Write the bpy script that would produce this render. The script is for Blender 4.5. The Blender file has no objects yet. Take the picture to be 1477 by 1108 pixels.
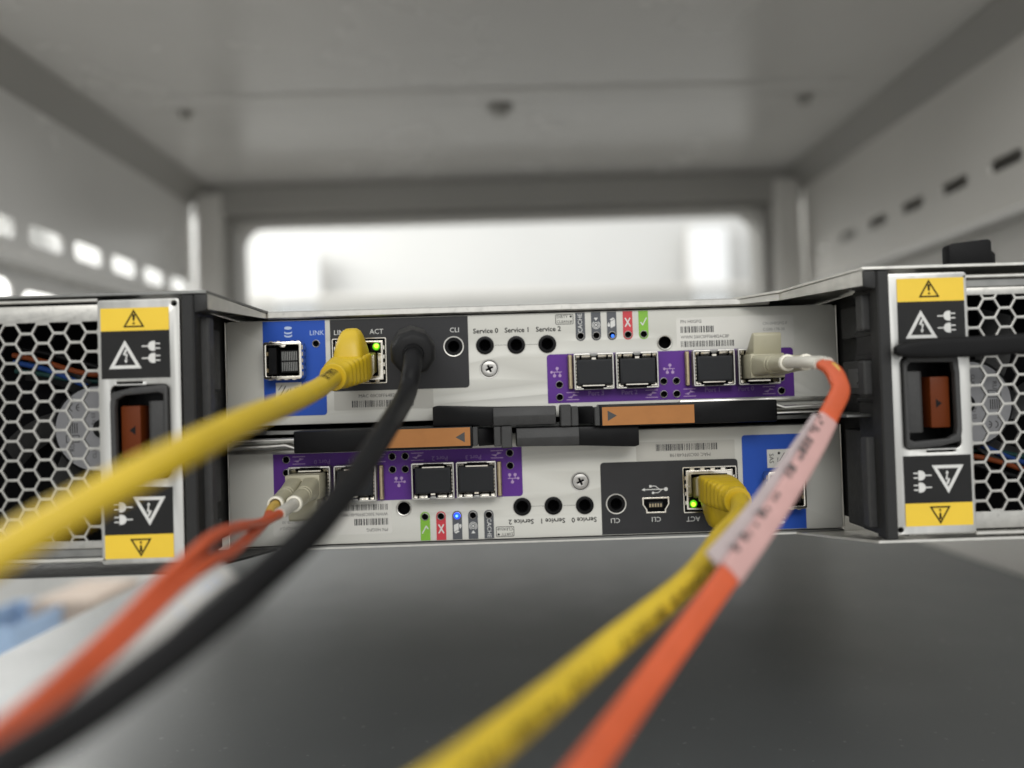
import bpy, bmesh, math, random
from mathutils import Vector, Matrix

SC = bpy.context.scene
COL = SC.collection
MM = 0.001
random.seed(7)

# ------------------------------------------------------------------ camera
F_PX, W_PX = 1109.0, 1477.0
cam_d = bpy.data.cameras.new('camera')
cam = bpy.data.objects.new('camera', cam_d)
COL.objects.link(cam)
cam_d.sensor_fit = 'HORIZONTAL'
cam_d.sensor_width = 36.0
cam_d.lens = F_PX / W_PX * 36.0
cam_d.clip_start = 0.01
cam_d.clip_end = 60
_y = Vector((-10.5, -21.0, -1109.0)).normalized()          # world +y as the lens sees it
_r = math.radians(1.75)
_x = Vector((math.cos(_r), math.sin(_r), 0)); _x = (_x - _y * _x.dot(_y)).normalized()
_z = _x.cross(_y)
_m = Matrix((_x, _y, _z)).to_4x4()                          # rows = world axes in lens space -> lens-to-world
_m.translation = Vector((-11.3, -297.0, 10.6)) * MM
cam.matrix_world = _m
cam_d.dof.use_dof = True
cam_d.dof.focus_distance = 0.280
cam_d.dof.aperture_fstop = 4.0
SC.camera = cam

# ------------------------------------------------------------------ world, lamps, exposure
wd = bpy.data.worlds.new('World'); SC.world = wd
wd.use_nodes = True
wd.node_tree.nodes['Background'].inputs[0].default_value = (0.985, 1.0, 1.0, 1)
wd.node_tree.nodes['Background'].inputs[1].default_value = 0.74
SC.view_settings.view_transform = 'Standard'
SC.view_settings.look = 'None'
SC.view_settings.exposure = 0.3
SC.view_settings.gamma = 1.0
SC.render.engine = 'CYCLES'
SC.cycles.use_denoising = True
SC.cycles.max_bounces = 8
SC.cycles.caustics_reflective = False
SC.cycles.caustics_refractive = False

def area(name, loc, target, sx, sy, power, color):
    l = bpy.data.lights.new(name, 'AREA'); l.shape = 'RECTANGLE'; l.size = sx; l.size_y = sy
    l.energy = power; l.color = color
    o = bpy.data.objects.new(name, l); COL.objects.link(o)
    o.location = loc
    o.rotation_euler = (Vector(target) - Vector(loc)).to_track_quat('-Z', 'Y').to_euler()
    return o
area('aisle_lamp', (0.15, -1.45, 0.85), (0, 0, 0), 1.6, 0.5, 11.5, (1.0, 0.985, 0.95))
area('room_lamp', (-0.2, 1.9, 1.3), (0, 2.4, 0.3), 2.4, 0.8, 4.0, (1.0, 0.99, 0.96))

# ------------------------------------------------------------------ materials
def mat(name, col, rough=0.5, metal=0.0, var=0.06, scale=400.0, bump=0.0, bscale=3000.0, rvar=0.08, spec=0.5, stretch=None, emit=None):
    m = bpy.data.materials.new(name); m.use_nodes = True
    nt = m.node_tree; b = nt.nodes['Principled BSDF']
    b.inputs['Metallic'].default_value = metal
    b.inputs['Specular IOR Level'].default_value = spec
    tc = nt.nodes.new('ShaderNodeTexCoord')
    mp = nt.nodes.new('ShaderNodeMapping')
    if stretch: mp.inputs['Scale'].default_value = stretch
    nt.links.new(tc.outputs['Object'], mp.inputs[0])
    n = nt.nodes.new('ShaderNodeTexNoise'); n.inputs['Scale'].default_value = scale; n.inputs['Detail'].default_value = 5
    nt.links.new(mp.outputs[0], n.inputs[0])
    cr = nt.nodes.new('ShaderNodeMapRange')
    cr.inputs[1].default_value = 0.25; cr.inputs[2].default_value = 0.75
    cr.inputs[3].default_value = 1 - var; cr.inputs[4].default_value = 1 + var
    nt.links.new(n.outputs[0], cr.inputs[0])
    mx = nt.nodes.new('ShaderNodeVectorMath'); mx.operation = 'SCALE'
    mx.inputs[0].default_value = col
    nt.links.new(cr.outputs[0], mx.inputs['Scale'])
    nt.links.new(mx.outputs[0], b.inputs['Base Color'])
    rr = nt.nodes.new('ShaderNodeMapRange')
    rr.inputs[1].default_value = 0.25; rr.inputs[2].default_value = 0.75
    rr.inputs[3].default_value = max(0.02, rough - rvar); rr.inputs[4].default_value = min(1, rough + rvar)
    nt.links.new(n.outputs[0], rr.inputs[0]); nt.links.new(rr.outputs[0], b.inputs['Roughness'])
    if bump > 0:
        n2 = nt.nodes.new('ShaderNodeTexNoise'); n2.inputs['Scale'].default_value = bscale; n2.inputs['Detail'].default_value = 3
        nt.links.new(mp.outputs[0], n2.inputs[0])
        bp = nt.nodes.new('ShaderNodeBump'); bp.inputs['Strength'].default_value = bump; bp.inputs['Distance'].default_value = 0.0002
        nt.links.new(n2.outputs[0], bp.inputs['Height']); nt.links.new(bp.outputs[0], b.inputs['Normal'])
    if emit:
        b.inputs['Emission Color'].default_value = (*emit[0], 1); b.inputs['Emission Strength'].default_value = emit[1]
    return m

M = {
 'panel': mat('painted_panel', (0.59, 0.585, 0.54), 0.45, 0, 0.012, 40, 0.05, 2500, 0.02, 0.4),
 'blue': mat('blue_print', (0.020, 0.080, 0.42), 0.5, 0, 0.04, 150, spec=0.22),
 'dark': mat('charcoal_print', (0.028, 0.028, 0.030), 0.5, 0, 0.08, 150, 0.06, spec=0.25),
 'purple': mat('purple_print', (0.100, 0.028, 0.235), 0.5, 0, 0.04, 150, spec=0.22),
 'tag_grey': mat('slate_print', (0.07, 0.075, 0.085), 0.5),
 'tag_red': mat('red_print', (0.52, 0.03, 0.045), 0.5),
 'tag_green': mat('green_print', (0.19, 0.43, 0.03), 0.5),
 'ink_white': mat('white_ink', (0.62, 0.62, 0.6), 0.6),
 'ink_black': mat('black_ink', (0.012, 0.012, 0.012), 0.7, spec=0.08),
 'ink_lilac': mat('lilac_ink', (0.40, 0.27, 0.48), 0.6),
 'ink_faint': mat('faint_lilac_ink', (0.25, 0.15, 0.37), 0.6),
 'ink_lightblue': mat('pale_blue_ink', (0.45, 0.55, 0.75), 0.6),
 'ink_grey': mat('grey_ink', (0.07, 0.07, 0.07), 0.6, spec=0.2),
 'ink_pale': mat('pale_grey_ink', (0.24, 0.24, 0.23), 0.6),
 'ink_emboss': mat('embossed_grey', (0.10, 0.10, 0.10), 0.6),
 'sticker': mat('paper_sticker', (0.62, 0.61, 0.57), 0.55, 0, 0.03, 100),
 'sticker_grey': mat('grey_film_sticker', (0.46, 0.45, 0.41), 0.35, 0, 0.03, 100),
 'yellow': mat('yellow_sticker', (0.78, 0.53, 0.035), 0.4, 0, 0.03, 120),
 'black_sticker': mat('black_sticker', (0.014, 0.014, 0.014), 0.4, 0, 0.1, 120, spec=0.22),
 'steel': mat('zinc_steel', (0.70, 0.685, 0.64), 0.38, 1.0, 0.10, 250, 0.10, 1200, 0.10),
 'steel_brushed': mat('brushed_steel', (0.60, 0.595, 0.57), 0.40, 1.0, 0.10, 300, 0.12, 900, 0.12, 0.5, (1, 1, 0.08)),
 'steel_dark': mat('dull_steel', (0.26, 0.26, 0.25), 0.42, 1.0, 0.1, 250, 0.1, 1200),
 'grille_steel': mat('grille_steel', (0.50, 0.49, 0.46), 0.42, 1.0, 0.10, 300, 0.12, 900),
 'screw_steel': mat('screw_steel', (0.45, 0.44, 0.42), 0.4, 1.0, 0.1, 400),
 'nickel': mat('bright_nickel', (0.80, 0.75, 0.66), 0.22, 1.0, 0.08, 500, 0.15, 700),
 'brass': mat('spring_brass', (0.46, 0.38, 0.25), 0.35, 1.0, 0.1, 500),
 'black_plastic': mat('black_plastic', (0.020, 0.020, 0.020), 0.5, 0, 0.12, 400, 0.35, 1800, spec=0.3),
 'black_gloss': mat('black_handle_plastic', (0.0045, 0.0045, 0.005), 0.36, 0, 0.1, 400, 0.08, 1500, spec=0.16),
 'grey_plastic': mat('grey_textured_plastic', (0.048, 0.048, 0.048), 0.5, 0, 0.1, 400, 0.5, 1500, spec=0.25),
 'cavity': mat('dark_cavity', (0.003, 0.003, 0.0035), 0.7, spec=0.05),
 'plug_rubber': mat('port_plug_rubber', (0.016, 0.017, 0.019), 0.55, 0, 0.08, 300, 0.1, spec=0.22),
 'copper': mat('copper_label', (0.37, 0.155, 0.045), 0.45, 0, 0.05, 200, spec=0.3),
 'rust': mat('rust_latch', (0.112, 0.024, 0.005), 0.5, 0, 0.06, 200, spec=0.15),
 'yellow_pvc': mat('yellow_pvc', (0.57, 0.40, 0.022), 0.48, 0, 0.12, 90, 0.12, 1200, 0.12),
 'yellow_boot': mat('yellow_boot_rubber', (0.56, 0.385, 0.014), 0.42, 0, 0.05, 120, 0.05),
 'clear_plug': mat('amber_clear_plug', (0.42, 0.34, 0.10), 0.15, 0, 0.08, 400),
 'orange_pvc': mat('orange_pvc', (0.52, 0.088, 0.028), 0.46, 0, 0.12, 90, 0.1, 1200, 0.1),
 'black_pvc': mat('black_pvc', (0.0075, 0.0075, 0.008), 0.52, 0, 0.15, 90, 0.1, 1200, spec=0.13),
 'plug_black': mat('moulded_black_plug', (0.012, 0.012, 0.0125), 0.5, 0, 0.1, 300, 0.2, 1500, spec=0.18),
 'lc_beige': mat('beige_connector', (0.40, 0.375, 0.27), 0.4, 0, 0.04, 200),
 'lc_white': mat('pale_boot', (0.55, 0.53, 0.47), 0.42, 0, 0.04, 200),
 'lc_rim': mat('pale_boot_rim', (0.78, 0.75, 0.64), 0.42, 0, 0.04, 200),
 'gold': mat('gold_yarn', (0.55, 0.36, 0.07), 0.5),
 'flag_white': mat('white_cable_label', (0.60, 0.59, 0.57), 0.5, 0, 0.05, 120),
 'flag_mauve': mat('mauve_label_film', (0.44, 0.37, 0.37), 0.45, 0, 0.08, 120),
 'flag_pink': mat('pink_cable_sleeve', (0.60, 0.38, 0.36), 0.35, 0, 0.06, 120),
 'rack': mat('rack_grey_paint', (0.78, 0.77, 0.745), 0.24, 0, 0.04, 8, 0.02, 600),
 'tray': mat('tray_grey_paint', (0.42, 0.42, 0.40), 0.5, 0, 0.04, 8),
 'rack_pale': mat('rack_pale_paint', (0.74, 0.72, 0.68), 0.45, 0, 0.04, 8),
 'rack_dark': mat('rack_dark_paint', (0.38, 0.37, 0.345), 0.5, 0, 0.05, 8),  # darker grey parts; the corner strips use it as their shade
 'lid': mat('dark_lid_paint', (0.090, 0.096, 0.097), 0.36, 0, 0.05, 30, 0.06, 1500, 0.03),
 'wall': mat('white_wall_paint', (0.70, 0.70, 0.685), 0.7, 0, 0.03, 2),
 'floor': mat('floor_tile', (0.55, 0.53, 0.50), 0.5, 0, 0.05, 3),
 'blue_crate': mat('blue_crate_plastic', (0.34, 0.47, 0.66), 0.5),
 'carton': mat('carton_board', (0.42, 0.34, 0.28), 0.7),
 'lamp': mat('lamp_diffuser', (0.4, 0.4, 0.4), 0.5, emit=((0.97, 1.0, 1.0), 0.52)),
 'lamp_warm': mat('wall_lamp_diffuser', (0.4, 0.4, 0.4), 0.5, emit=((1.0, 0.99, 0.93), 1.9)),
 'reflection_glow': mat('reflection_glow_face', (0.9, 0.9, 0.9), 0.5, emit=((1.0, 1.0, 0.97), 8.0)),
 'led_green': mat('lit_green_lens', (0.1, 0.4, 0.02), 0.3, emit=((0.10, 0.55, 0.0), 0.8)),
 'led_green_core': mat('green_lens_core', (0.3, 0.7, 0.05), 0.3, emit=((0.50, 1.0, 0.03), 2.2)),
 'led_blue': mat('lit_blue_lens', (0.01, 0.05, 0.8), 0.3, emit=((0.004, 0.035, 1.0), 3.6)),
 'led_dim': mat('faint_blue_lens', (0.02, 0.08, 0.3), 0.3, emit=((0.03, 0.16, 0.8), 1.2)),
 'led_core': mat('blue_lens_core', (0.2, 0.4, 1.0), 0.3, emit=((0.10, 0.34, 1.0), 2.0)),
 'hub_label': mat('hub_label_film', (0.23, 0.23, 0.24), 0.35, 0, 0.03, 100),
 'wire_orange': mat('orange_wire', (0.16, 0.035, 0.008), 0.6, spec=0.2),
 'wire_blue': mat('blue_wire', (0.008, 0.035, 0.15), 0.6, spec=0.2),
 'wire_green': mat('green_wire', (0.008, 0.035, 0.032), 0.6, spec=0.2),
}

def add_dust(m, col, scale=260.0, lo=0.705, hi=0.74, amt=0.7):
    """sparse settled specks of dust over a material"""
    nt = m.node_tree; b = nt.nodes['Principled BSDF']
    src = b.inputs['Base Color'].links[0].from_socket
    tc = nt.nodes.new('ShaderNodeTexCoord'); n = nt.nodes.new('ShaderNodeTexNoise'); n.inputs['Scale'].default_value = scale; n.inputs['Detail'].default_value = 1
    nt.links.new(tc.outputs['Object'], n.inputs[0])
    r = nt.nodes.new('ShaderNodeMapRange'); r.inputs[1].default_value = lo; r.inputs[2].default_value = hi; r.inputs[3].default_value = 0; r.inputs[4].default_value = amt
    nt.links.new(n.outputs[0], r.inputs[0])
    mx = nt.nodes.new('ShaderNodeMix'); mx.data_type = 'RGBA'
    nt.links.new(r.outputs[0], mx.inputs[0]); nt.links.new(src, mx.inputs[6]); mx.inputs[7].default_value = (*col, 1)
    nt.links.new(mx.outputs[2], b.inputs['Base Color'])
add_dust(M['lid'], (0.28, 0.28, 0.27), 230, 0.72, 0.77, 0.4)
add_dust(M['grille_steel'], (0.25, 0.25, 0.24), 500, 0.62, 0.78, 0.3)
for k, a in (('flag_pink', 0.78), ('flag_mauve', 0.88)): M[k].node_tree.nodes['Principled BSDF'].inputs['Alpha'].default_value = a

# ------------------------------------------------------------------ mesh helpers (all lengths in mm)
def link(name, me, parent=None, mats=()):
    o = bpy.data.objects.new(name, me); COL.objects.link(o)
    for m in mats: me.materials.append(M[m])
    if parent: o.parent = parent
    return o

class MB:
    """collects shapes in mm, builds ONE mesh object"""
    def __init__(s): s.bm = bmesh.new()
    def _merge(s, b, mi=0):
        for f in b.faces: f.material_index = mi
        me = bpy.data.meshes.new('t'); b.to_mesh(me); b.free(); s.bm.from_mesh(me); bpy.data.meshes.remove(me)
    def box(s, x0, x1, y0, y1, z0, z1, ch=0.0, mi=0, seg=1):
        b = bmesh.new()
        bmesh.ops.create_cube(b, size=1, matrix=Matrix.Translation(((x0+x1)/2, (y0+y1)/2, (z0+z1)/2)) @ Matrix.Diagonal((abs(x1-x0), abs(y1-y0), abs(z1-z0), 1)))
        if ch > 0: bmesh.ops.bevel(b, geom=b.edges[:], offset=ch, segments=seg, affect='EDGES', profile=0.5)
        s._merge(b, mi); return s
    def prism(s, pts, axis, a, b_, ch=0.0, mi=0):
        """polygon extruded along axis; pts are the two other coordinates in x,y,z order"""
        def p3(p, t):
            return {'x': (t, p[0], p[1]), 'y': (p[0], t, p[1]), 'z': (p[0], p[1], t)}[axis]
        b = bmesh.new()
        v0 = [b.verts.new(p3(p, a)) for p in pts]; v1 = [b.verts.new(p3(p, b_)) for p in pts]
        b.faces.new(v0); b.faces.new(v1[::-1])
        n = len(pts)
        for i in range(n): b.faces.new((v0[i], v1[i], v1[(i+1) % n], v0[(i+1) % n]))
        bmesh.ops.recalc_face_normals(b, faces=b.faces[:])
        if ch > 0: bmesh.ops.bevel(b, geom=b.edges[:], offset=ch, segments=2, affect='EDGES', profile=0.5)
        s._merge(b, mi); return s
    def lathe(s, prof, cx, cz, n=24, mis=None):
        """profile of (radius, y) turned about a line parallel to y"""
        rings = []
        for r, y in prof:
            if r <= 1e-6: rings.append([s.bm.verts.new((cx, y, cz))])
            else: rings.append([s.bm.verts.new((cx + r*math.cos(2*math.pi*i/n), y, cz + r*math.sin(2*math.pi*i/n))) for i in range(n)])
        for k in range(len(rings)-1):
            A, B = rings[k], rings[k+1]
            for i in range(n):
                j = (i+1) % n
                if len(A) == 1 and len(B) == 1: continue
                if len(A) == 1: f = s.bm.faces.new((A[0], B[i], B[j]))
                elif len(B) == 1: f = s.bm.faces.new((A[i], B[0], A[j]))
                else: f = s.bm.faces.new((A[i], B[i], B[j], A[j]))
                f.material_index = mis[k] if mis else 0
        return s
    def loft(s, secs, n=28, mi=0, cap=True):
        """sections (centre, u, v, width, height, power)"""
        rings = []
        for c, u, v, w, h, pw in secs:
            ring = []
            for i in range(n):
                a = 2*math.pi*(i+0.5)/n
                ca, sa = math.cos(a), math.sin(a)
                p = c + u*(w/2*math.copysign(abs(ca)**(2/pw), ca)) + v*(h/2*math.copysign(abs(sa)**(2/pw), sa))
                ring.append(s.bm.verts.new(p))
            rings.append(ring)
        for A, B in zip(rings, rings[1:]):
            for i in range(n):
                f = s.bm.faces.new((A[i], A[(i+1) % n], B[(i+1) % n], B[i])); f.material_index = mi
        if cap:
            s.bm.faces.new(rings[0][::-1]).material_index = mi; s.bm.faces.new(rings[-1]).material_index = mi
        return s
    def tube(s, pts, r, n=20, mi=0):
        secs = []
        fr = frames(pts)
        for k, (p, u, v) in enumerate(fr):
            rr = r[k] if isinstance(r, (list, tuple)) else r
            secs.append((p, u, v, 2*rr, 2*rr, 2))
        return s.loft(secs, n, mi)
    def mesh(s, me): s.bm.from_mesh(me); return s
    def build(s, name, mats, parent=None, smooth=True, ang=35):
        if isinstance(mats, str): mats = (mats,)
        bmesh.ops.recalc_face_normals(s.bm, faces=s.bm.faces[:])
        bmesh.ops.scale(s.bm, vec=(MM,)*3, verts=s.bm.verts[:])
        me = bpy.data.meshes.new(name); s.bm.to_mesh(me); s.bm.free()
        if smooth:
            me.polygons.foreach_set('use_smooth', [True]*len(me.polygons))
            me.set_sharp_from_angle(angle=math.radians(ang))
        return link(name, me, parent, mats)

def catmull(P, sub=8):
    P = [Vector(p) for p in P]; Q = [2*P[0]-P[1]] + P + [2*P[-1]-P[-2]]; out = []
    for i in range(1, len(Q)-2):
        a, b, c, d = Q[i-1:i+3]
        for k in range(sub):
            t = k/sub
            out.append(0.5*((2*b) + (c-a)*t + (2*a-5*b+4*c-d)*t*t + (3*b-a-3*c+d)*t**3))
    out.append(P[-1]); return out
def frames(pts):
    pts = [Vector(p) for p in pts]; out = []; u = None
    for i, p in enumerate(pts):
        t = (pts[min(i+1, len(pts)-1)] - pts[max(i-1, 0)]).normalized()
        if u is None:
            u = Vector((1, 0, 0)) if abs(t.x) < 0.8 else Vector((0, 0, 1))
        u = (u - t*u.dot(t)).normalized()
        out.append((p, u, t.cross(u)))
    return out

_dg = None
def curve_mesh(cu):
    o = bpy.data.objects.new('tmp', cu); COL.objects.link(o)
    dg = bpy.context.evaluated_depsgraph_get()
    me = bpy.data.meshes.new_from_object(o.evaluated_get(dg))
    bpy.data.objects.remove(o); bpy.data.curves.remove(cu)
    return me
def circ(cx, cz, r, n=24): return [(cx + r*math.cos(2*math.pi*i/n), cz + r*math.sin(2*math.pi*i/n)) for i in range(n)]
def rrect(x0, x1, z0, z1, r=0.0, n=4, corners=(1, 1, 1, 1)):
    """corners: bottom-left, bottom-right, top-right, top-left"""
    if r <= 0: return [(x0, z0), (x1, z0), (x1, z1), (x0, z1)]
    out = []
    for (cx, cz, a, on, px, pz) in ((x0+r, z0+r, 180, corners[0], x0, z0), (x1-r, z0+r, 270, corners[1], x1, z0), (x1-r, z1-r, 0, corners[2], x1, z1), (x0+r, z1-r, 90, corners[3], x0, z1)):
        if not on: out.append((px, pz)); continue
        for k in range(n+1):
            t = math.radians(a + 90*k/n); out.append((cx + r*math.cos(t), cz + r*math.sin(t)))
    return out
def plate(name, outer, holes, front, thick, mats, parent=None, bev=0.0, plane='xz', smooth=True):
    """sheet with openings; front face at `front`, its body behind it (+y, or +x for plane yz, or +z for plane xy)"""
    cu = bpy.data.curves.new('c', 'CURVE'); cu.dimensions = '2D'; cu.fill_mode = 'BOTH'
    cu.extrude = max(thick/2 - bev, 0); cu.bevel_depth = bev; cu.bevel_resolution = 1; cu.offset = -bev
    for lp in [outer] + list(holes):
        sp = cu.splines.new('POLY'); sp.points.add(len(lp)-1); sp.use_cyclic_u = True
        for p, q in zip(sp.points, lp): p.co = (q[0], q[1], 0, 1)
    me = curve_mesh(cu)
    c = front + thick/2
    for v in me.vertices:
        u, w, d = v.co
        v.co = {'xz': (u, c + d, w), 'yz': (c + d, u, w), 'xy': (u, w, c + d)}[plane]
    mb = MB(); mb.mesh(me); bpy.data.meshes.remove(me)
    for f in mb.bm.faces: f.material_index = 0
    bmesh.ops.remove_doubles(mb.bm, verts=mb.bm.verts[:], dist=1e-4)
    return mb.build(name, mats, parent, smooth, 30)

class Print:
    """flat print lying at depth y; every stroke a small face"""
    def __init__(s, y, dirn=-1): s.bm = bmesh.new(); s.y = y; s.k = 0
    def _y(s): s.k += 1; return s.y - 0.004*(s.k % 5)
    def poly(s, pts):
        y = s._y(); s.bm.faces.new([s.bm.verts.new((p[0], y, p[1])) for p in pts]); return s
    def rect(s, x0, x1, z0, z1): return s.poly([(x0, z0), (x1, z0), (x1, z1), (x0, z1)])
    def circle(s, cx, cz, r, n=16): return s.poly(circ(cx, cz, r, n))
    def band(s, A, B, closed=True):
        y = s._y(); a = [s.bm.verts.new((p[0], y, p[1])) for p in A]; b = [s.bm.verts.new((p[0], y, p[1])) for p in B]
        n = len(a)
        for i in range(n if closed else n-1): s.bm.faces.new((a[i], a[(i+1) % n], b[(i+1) % n], b[i]))
        return s
    def ring(s, cx, cz, r0, r1, n=24): return s.band(circ(cx, cz, r0, n), circ(cx, cz, r1, n))
    def arc(s, cx, cz, r0, r1, a0, a1, n=12, sz=1.0):
        f = lambda r: [(cx + r*math.cos(math.radians(a0+(a1-a0)*i/n)), cz + sz*r*math.sin(math.radians(a0+(a1-a0)*i/n))) for i in range(n+1)]
        return s.band(f(r0), f(r1), False)
    def line(s, x0, z0, x1, z1, w):
        d = Vector((x1-x0, z1-z0)).normalized(); n = Vector((-d.y, d.x))*w/2
        return s.poly([(x0+n.x, z0+n.y), (x1+n.x, z1+n.y), (x1-n.x, z1-n.y), (x0-n.x, z0-n.y)])
    def frame(s, x0, x1, z0, z1, w, r=0.4):
        return s.band(rrect(x0, x1, z0, z1, r), rrect(x0+w, x1-w, z0+w, z1-w, max(r-w, 0.05)))
    def tri(s, cx, z0, z1, w, t, down=False):
        """triangle outline, apex up (or down), stroke t"""
        h = z1-z0
        P = [(cx-w/2, z0), (cx+w/2, z0), (cx, z1)]
        gx, gz = cx, z0 + h/3
        k = 1 - t/(h/3)
        Q = [(gx+(p[0]-gx)*k, gz+(p[1]-gz)*k) for p in P]
        if down:
            P = [(p[0], z0+z1-p[1]) for p in P]; Q = [(p[0], z0+z1-p[1]) for p in Q]
        return s.band(P, Q)
    def text(s, t, cx, cz, size, rot=0, align='CENTER', sx=1.0, bold=0.0):
        cu = bpy.data.curves.new('t', 'FONT'); cu.body = t; cu.size = size; cu.align_x = align; cu.align_y = 'CENTER'
        cu.resolution_u = 2; cu.offset = bold
        me = curve_mesh(cu); c, q = math.cos(math.radians(rot)), math.sin(math.radians(rot)); y = s._y()
        for v in me.vertices:
            a, b = v.co.x*sx, v.co.y
            v.co = (cx + a*c - b*q, y, cz + a*q + b*c)
        s.bm.from_mesh(me); bpy.data.meshes.remove(me)
        for f in s.bm.faces: f.material_index = 0
        return s
    def bars(s, x0, x1, z0, z1, seed, n=34):
        rr = random.Random(seed); u = (x1-x0)/(n*2.6); x = x0
        while x < x1 - u:
            w = u*rr.choice((1, 1, 1.6, 2.4)); s.rect(x, min(x+w, x1), z0, z1); x += w + u*rr.choice((1, 1, 1.6, 2.2))
        return s
    def build(s, name, m, parent):
        bmesh.ops.scale(s.bm, vec=(MM,)*3, verts=s.bm.verts[:])
        me = bpy.data.meshes.new(name); s.bm.to_mesh(me); s.bm.free()
        return link(name, me, parent, (m,))

def thing(name, label, cat, loc=(0, 0, 0), group=None, rot=(0, 0, 0)):
    o = bpy.data.objects.new(name, None); COL.objects.link(o); o.empty_display_size = 0.01
    o.location = Vector(loc)*MM; o.rotation_euler = rot
    o['label'] = label; o['category'] = cat
    if group: o['group'] = group
    return o
def tag(o, label, cat, group=None):
    o['label'] = label; o['category'] = cat
    if group: o['group'] = group
    return o
def struct(o): o['kind'] = 'structure'; return o
def copy_part(o, parent, dx=0, dz=0):
    c = o.copy(); COL.objects.link(c); c.parent = parent
    c.location = o.location + Vector((dx, 0, dz))*MM
    return c

# ================================================================== SETTING: room and rack
struct(MB().box(-4200, 4200, -3600, 4200, -1160, -1150).build('floor', 'floor'))
struct(MB().box(-4200, 4200, 3000, 3100, -1150, 1750).build('wall', 'wall'))
t = thing('cable_tray', 'long grey cable tray running along the white wall behind the rack', 'cable tray', (0, 2940, 400))
MB().box(-1300, 1300, -60, 55, -55, 55, 6).build('tray_body', 'tray', t)
MB().box(-1300, 1300, -66, -60, 40, 62, 1).build('lip', 'rack_pale', t)
for k, (x, w, z0, z1, lab) in enumerate(((-860, 180, 150, 640, 'bright upright lamp panel seen at left in the rear opening of the rack'),
                                         (860, 150, 150, 700, 'bright upright lamp panel seen at right in the rear opening of the rack'))):
    t = thing('lamp_panel', lab, 'lamp', (x, 2900, z0), 'upright lamp panels on the far wall')
    MB().box(-w/2, w/2, -20, 20, 0, z1-z0, 6).build('diffuser', 'lamp', t)
    MB().box(-w/2-12, w/2+12, 0, 40, -12, z1-z0+12, 4).build('housing', 'rack_pale', t)

t = thing('added_glow_panel', 'large glowing panel added beyond the left side of the rack to whiten the lid reflection', 'added_glow_panel', (-2000, 1300, 860))
MB().box(0, 8, -1150, 1700, 0, 640, 1).build('pane', 'reflection_glow', t)  # glowing panel added so the lid reflects white at left
MB().box(-4, 30, -1190, -1151, -40, 680, 3).box(-4, 30, 1701, 1740, -40, 680, 3).box(-4, 30, -1150, 1700, -40, -1, 3).box(-4, 30, -1150, 1700, 641, 680, 3).build('frame', 'rack_pale', t)
struct(MB().box(-2030, -2010, -3600, 3000, -1150, 1750).build('wall', 'wall'))

t = thing('wall_lamp', 'bright lamp on the far wall glowing through the lower openings of the left rack side', 'lamp', (-1960, 3000, 400))
MB().box(0, 40, -520, 330, -110, 170, 8).build('diffuser', 'lamp_warm', t)
MB().box(-20, 0, -540, 350, -130, 190, 4).build('backplate', 'rack_pale', t)

# things on the floor left of the rack, seen through the gap under the power supply
t = thing('crate', 'blurred blue plastic crate beyond the rack at far left', 'crate', (-935, 1150, -550))
plate('crate_wall', rrect(-60, 60, 0, 190, 8), [rrect(-44+32*i, -20+32*i, 90, 140, 6) for i in range(3)], -100, 5, ('blue_crate',), t)
MB().box(-60, -55, -94, 100, 0, 190, 1).box(55, 60, -94, 100, 0, 190, 1).box(-55, 55, 94, 100, 0, 190, 1).box(-55, 55, -94, 94, 0, 6, 1).build('crate_body', 'blue_crate', t)
t = thing('carton', 'blurred brown cardboard carton beyond the rack beside the blue crate', 'carton', (-880, 1300, -550))
MB().box(-60, 60, -100, 100, 0, 190, 2).build('box_body', 'carton', t)
MB().box(-60, 60, -100, -1, 191, 194, .5).box(-60, 60, 1, 100, 191, 194, .5).build('flap', 'carton', t)
t = thing('bench', 'long pale bench beyond the left side of the rack', 'bench', (-1000, 1250, -1150))
MB().box(-500, 420, -400, 400, 570, 600, 4).build('bench_top', 'wall', t)
for sx in (-470, 390):
    for sy in (-370, 370): MB().box(sx-15, sx+15, sy-15, sy+15, 0, 570, 2).build('leg', 'rack', t)

rack = thing('server_rack', 'open grey server rack enclosing the storage unit, with slotted side panels', 'server rack', (0, 0, -1150))
R0 = -1150   # everything of the rack is placed in scene coordinates relative to this base
def rz(z): return z - R0
CX = -11.3; CZ = 10.6
XL, XR, TOP = CX-375, CX+375, CZ+271
# ceiling: sheet with a folded rib, a bolt and two plugs
MB().box(XL-20, XR+20, 90, 645, rz(TOP), rz(TOP+12), 1).build('ceiling_panel', 'rack', rack)
MB().prism([(385, rz(TOP-3)), (402, rz(TOP-.5)), (368, rz(TOP-.5))], 'x', XL+60, XR-60).build('ceiling_rib', 'rack', rack)
def bolt(x, y, r, name='bolt'):
    mb = MB()
    b = bmesh.new(); bmesh.ops.create_cone(b, cap_ends=True, segments=6, radius1=r, radius2=r, depth=7, matrix=Matrix.Translation((x, y, rz(TOP-4))))
    mb._merge(b)
    b = bmesh.new(); bmesh.ops.create_cone(b, cap_ends=True, segments=20, radius1=r*1.5, radius2=r*1.5, depth=1.4, matrix=Matrix.Translation((x, y, rz(TOP-1))))
    mb._merge(b)
    mb.build(name, 'rack_dark', rack)
bolt(CX+4, 412, 8)
bolt(CX-282, 400, 5); bolt(CX+285, 405, 5)
# corner strips, dark paint put in as the shade between ceiling and sides
for x, s in ((XL, 1), (XR, -1)):
    MB().prism([(x, rz(TOP-.5)), (x+s*22, rz(TOP-.5)), (x+s*15, rz(TOP-7)), (x+s*6, rz(TOP-16)), (x, rz(TOP-24))], 'y', 110, 640).build('corner_shade_strip', 'rack_dark', rack)
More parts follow.
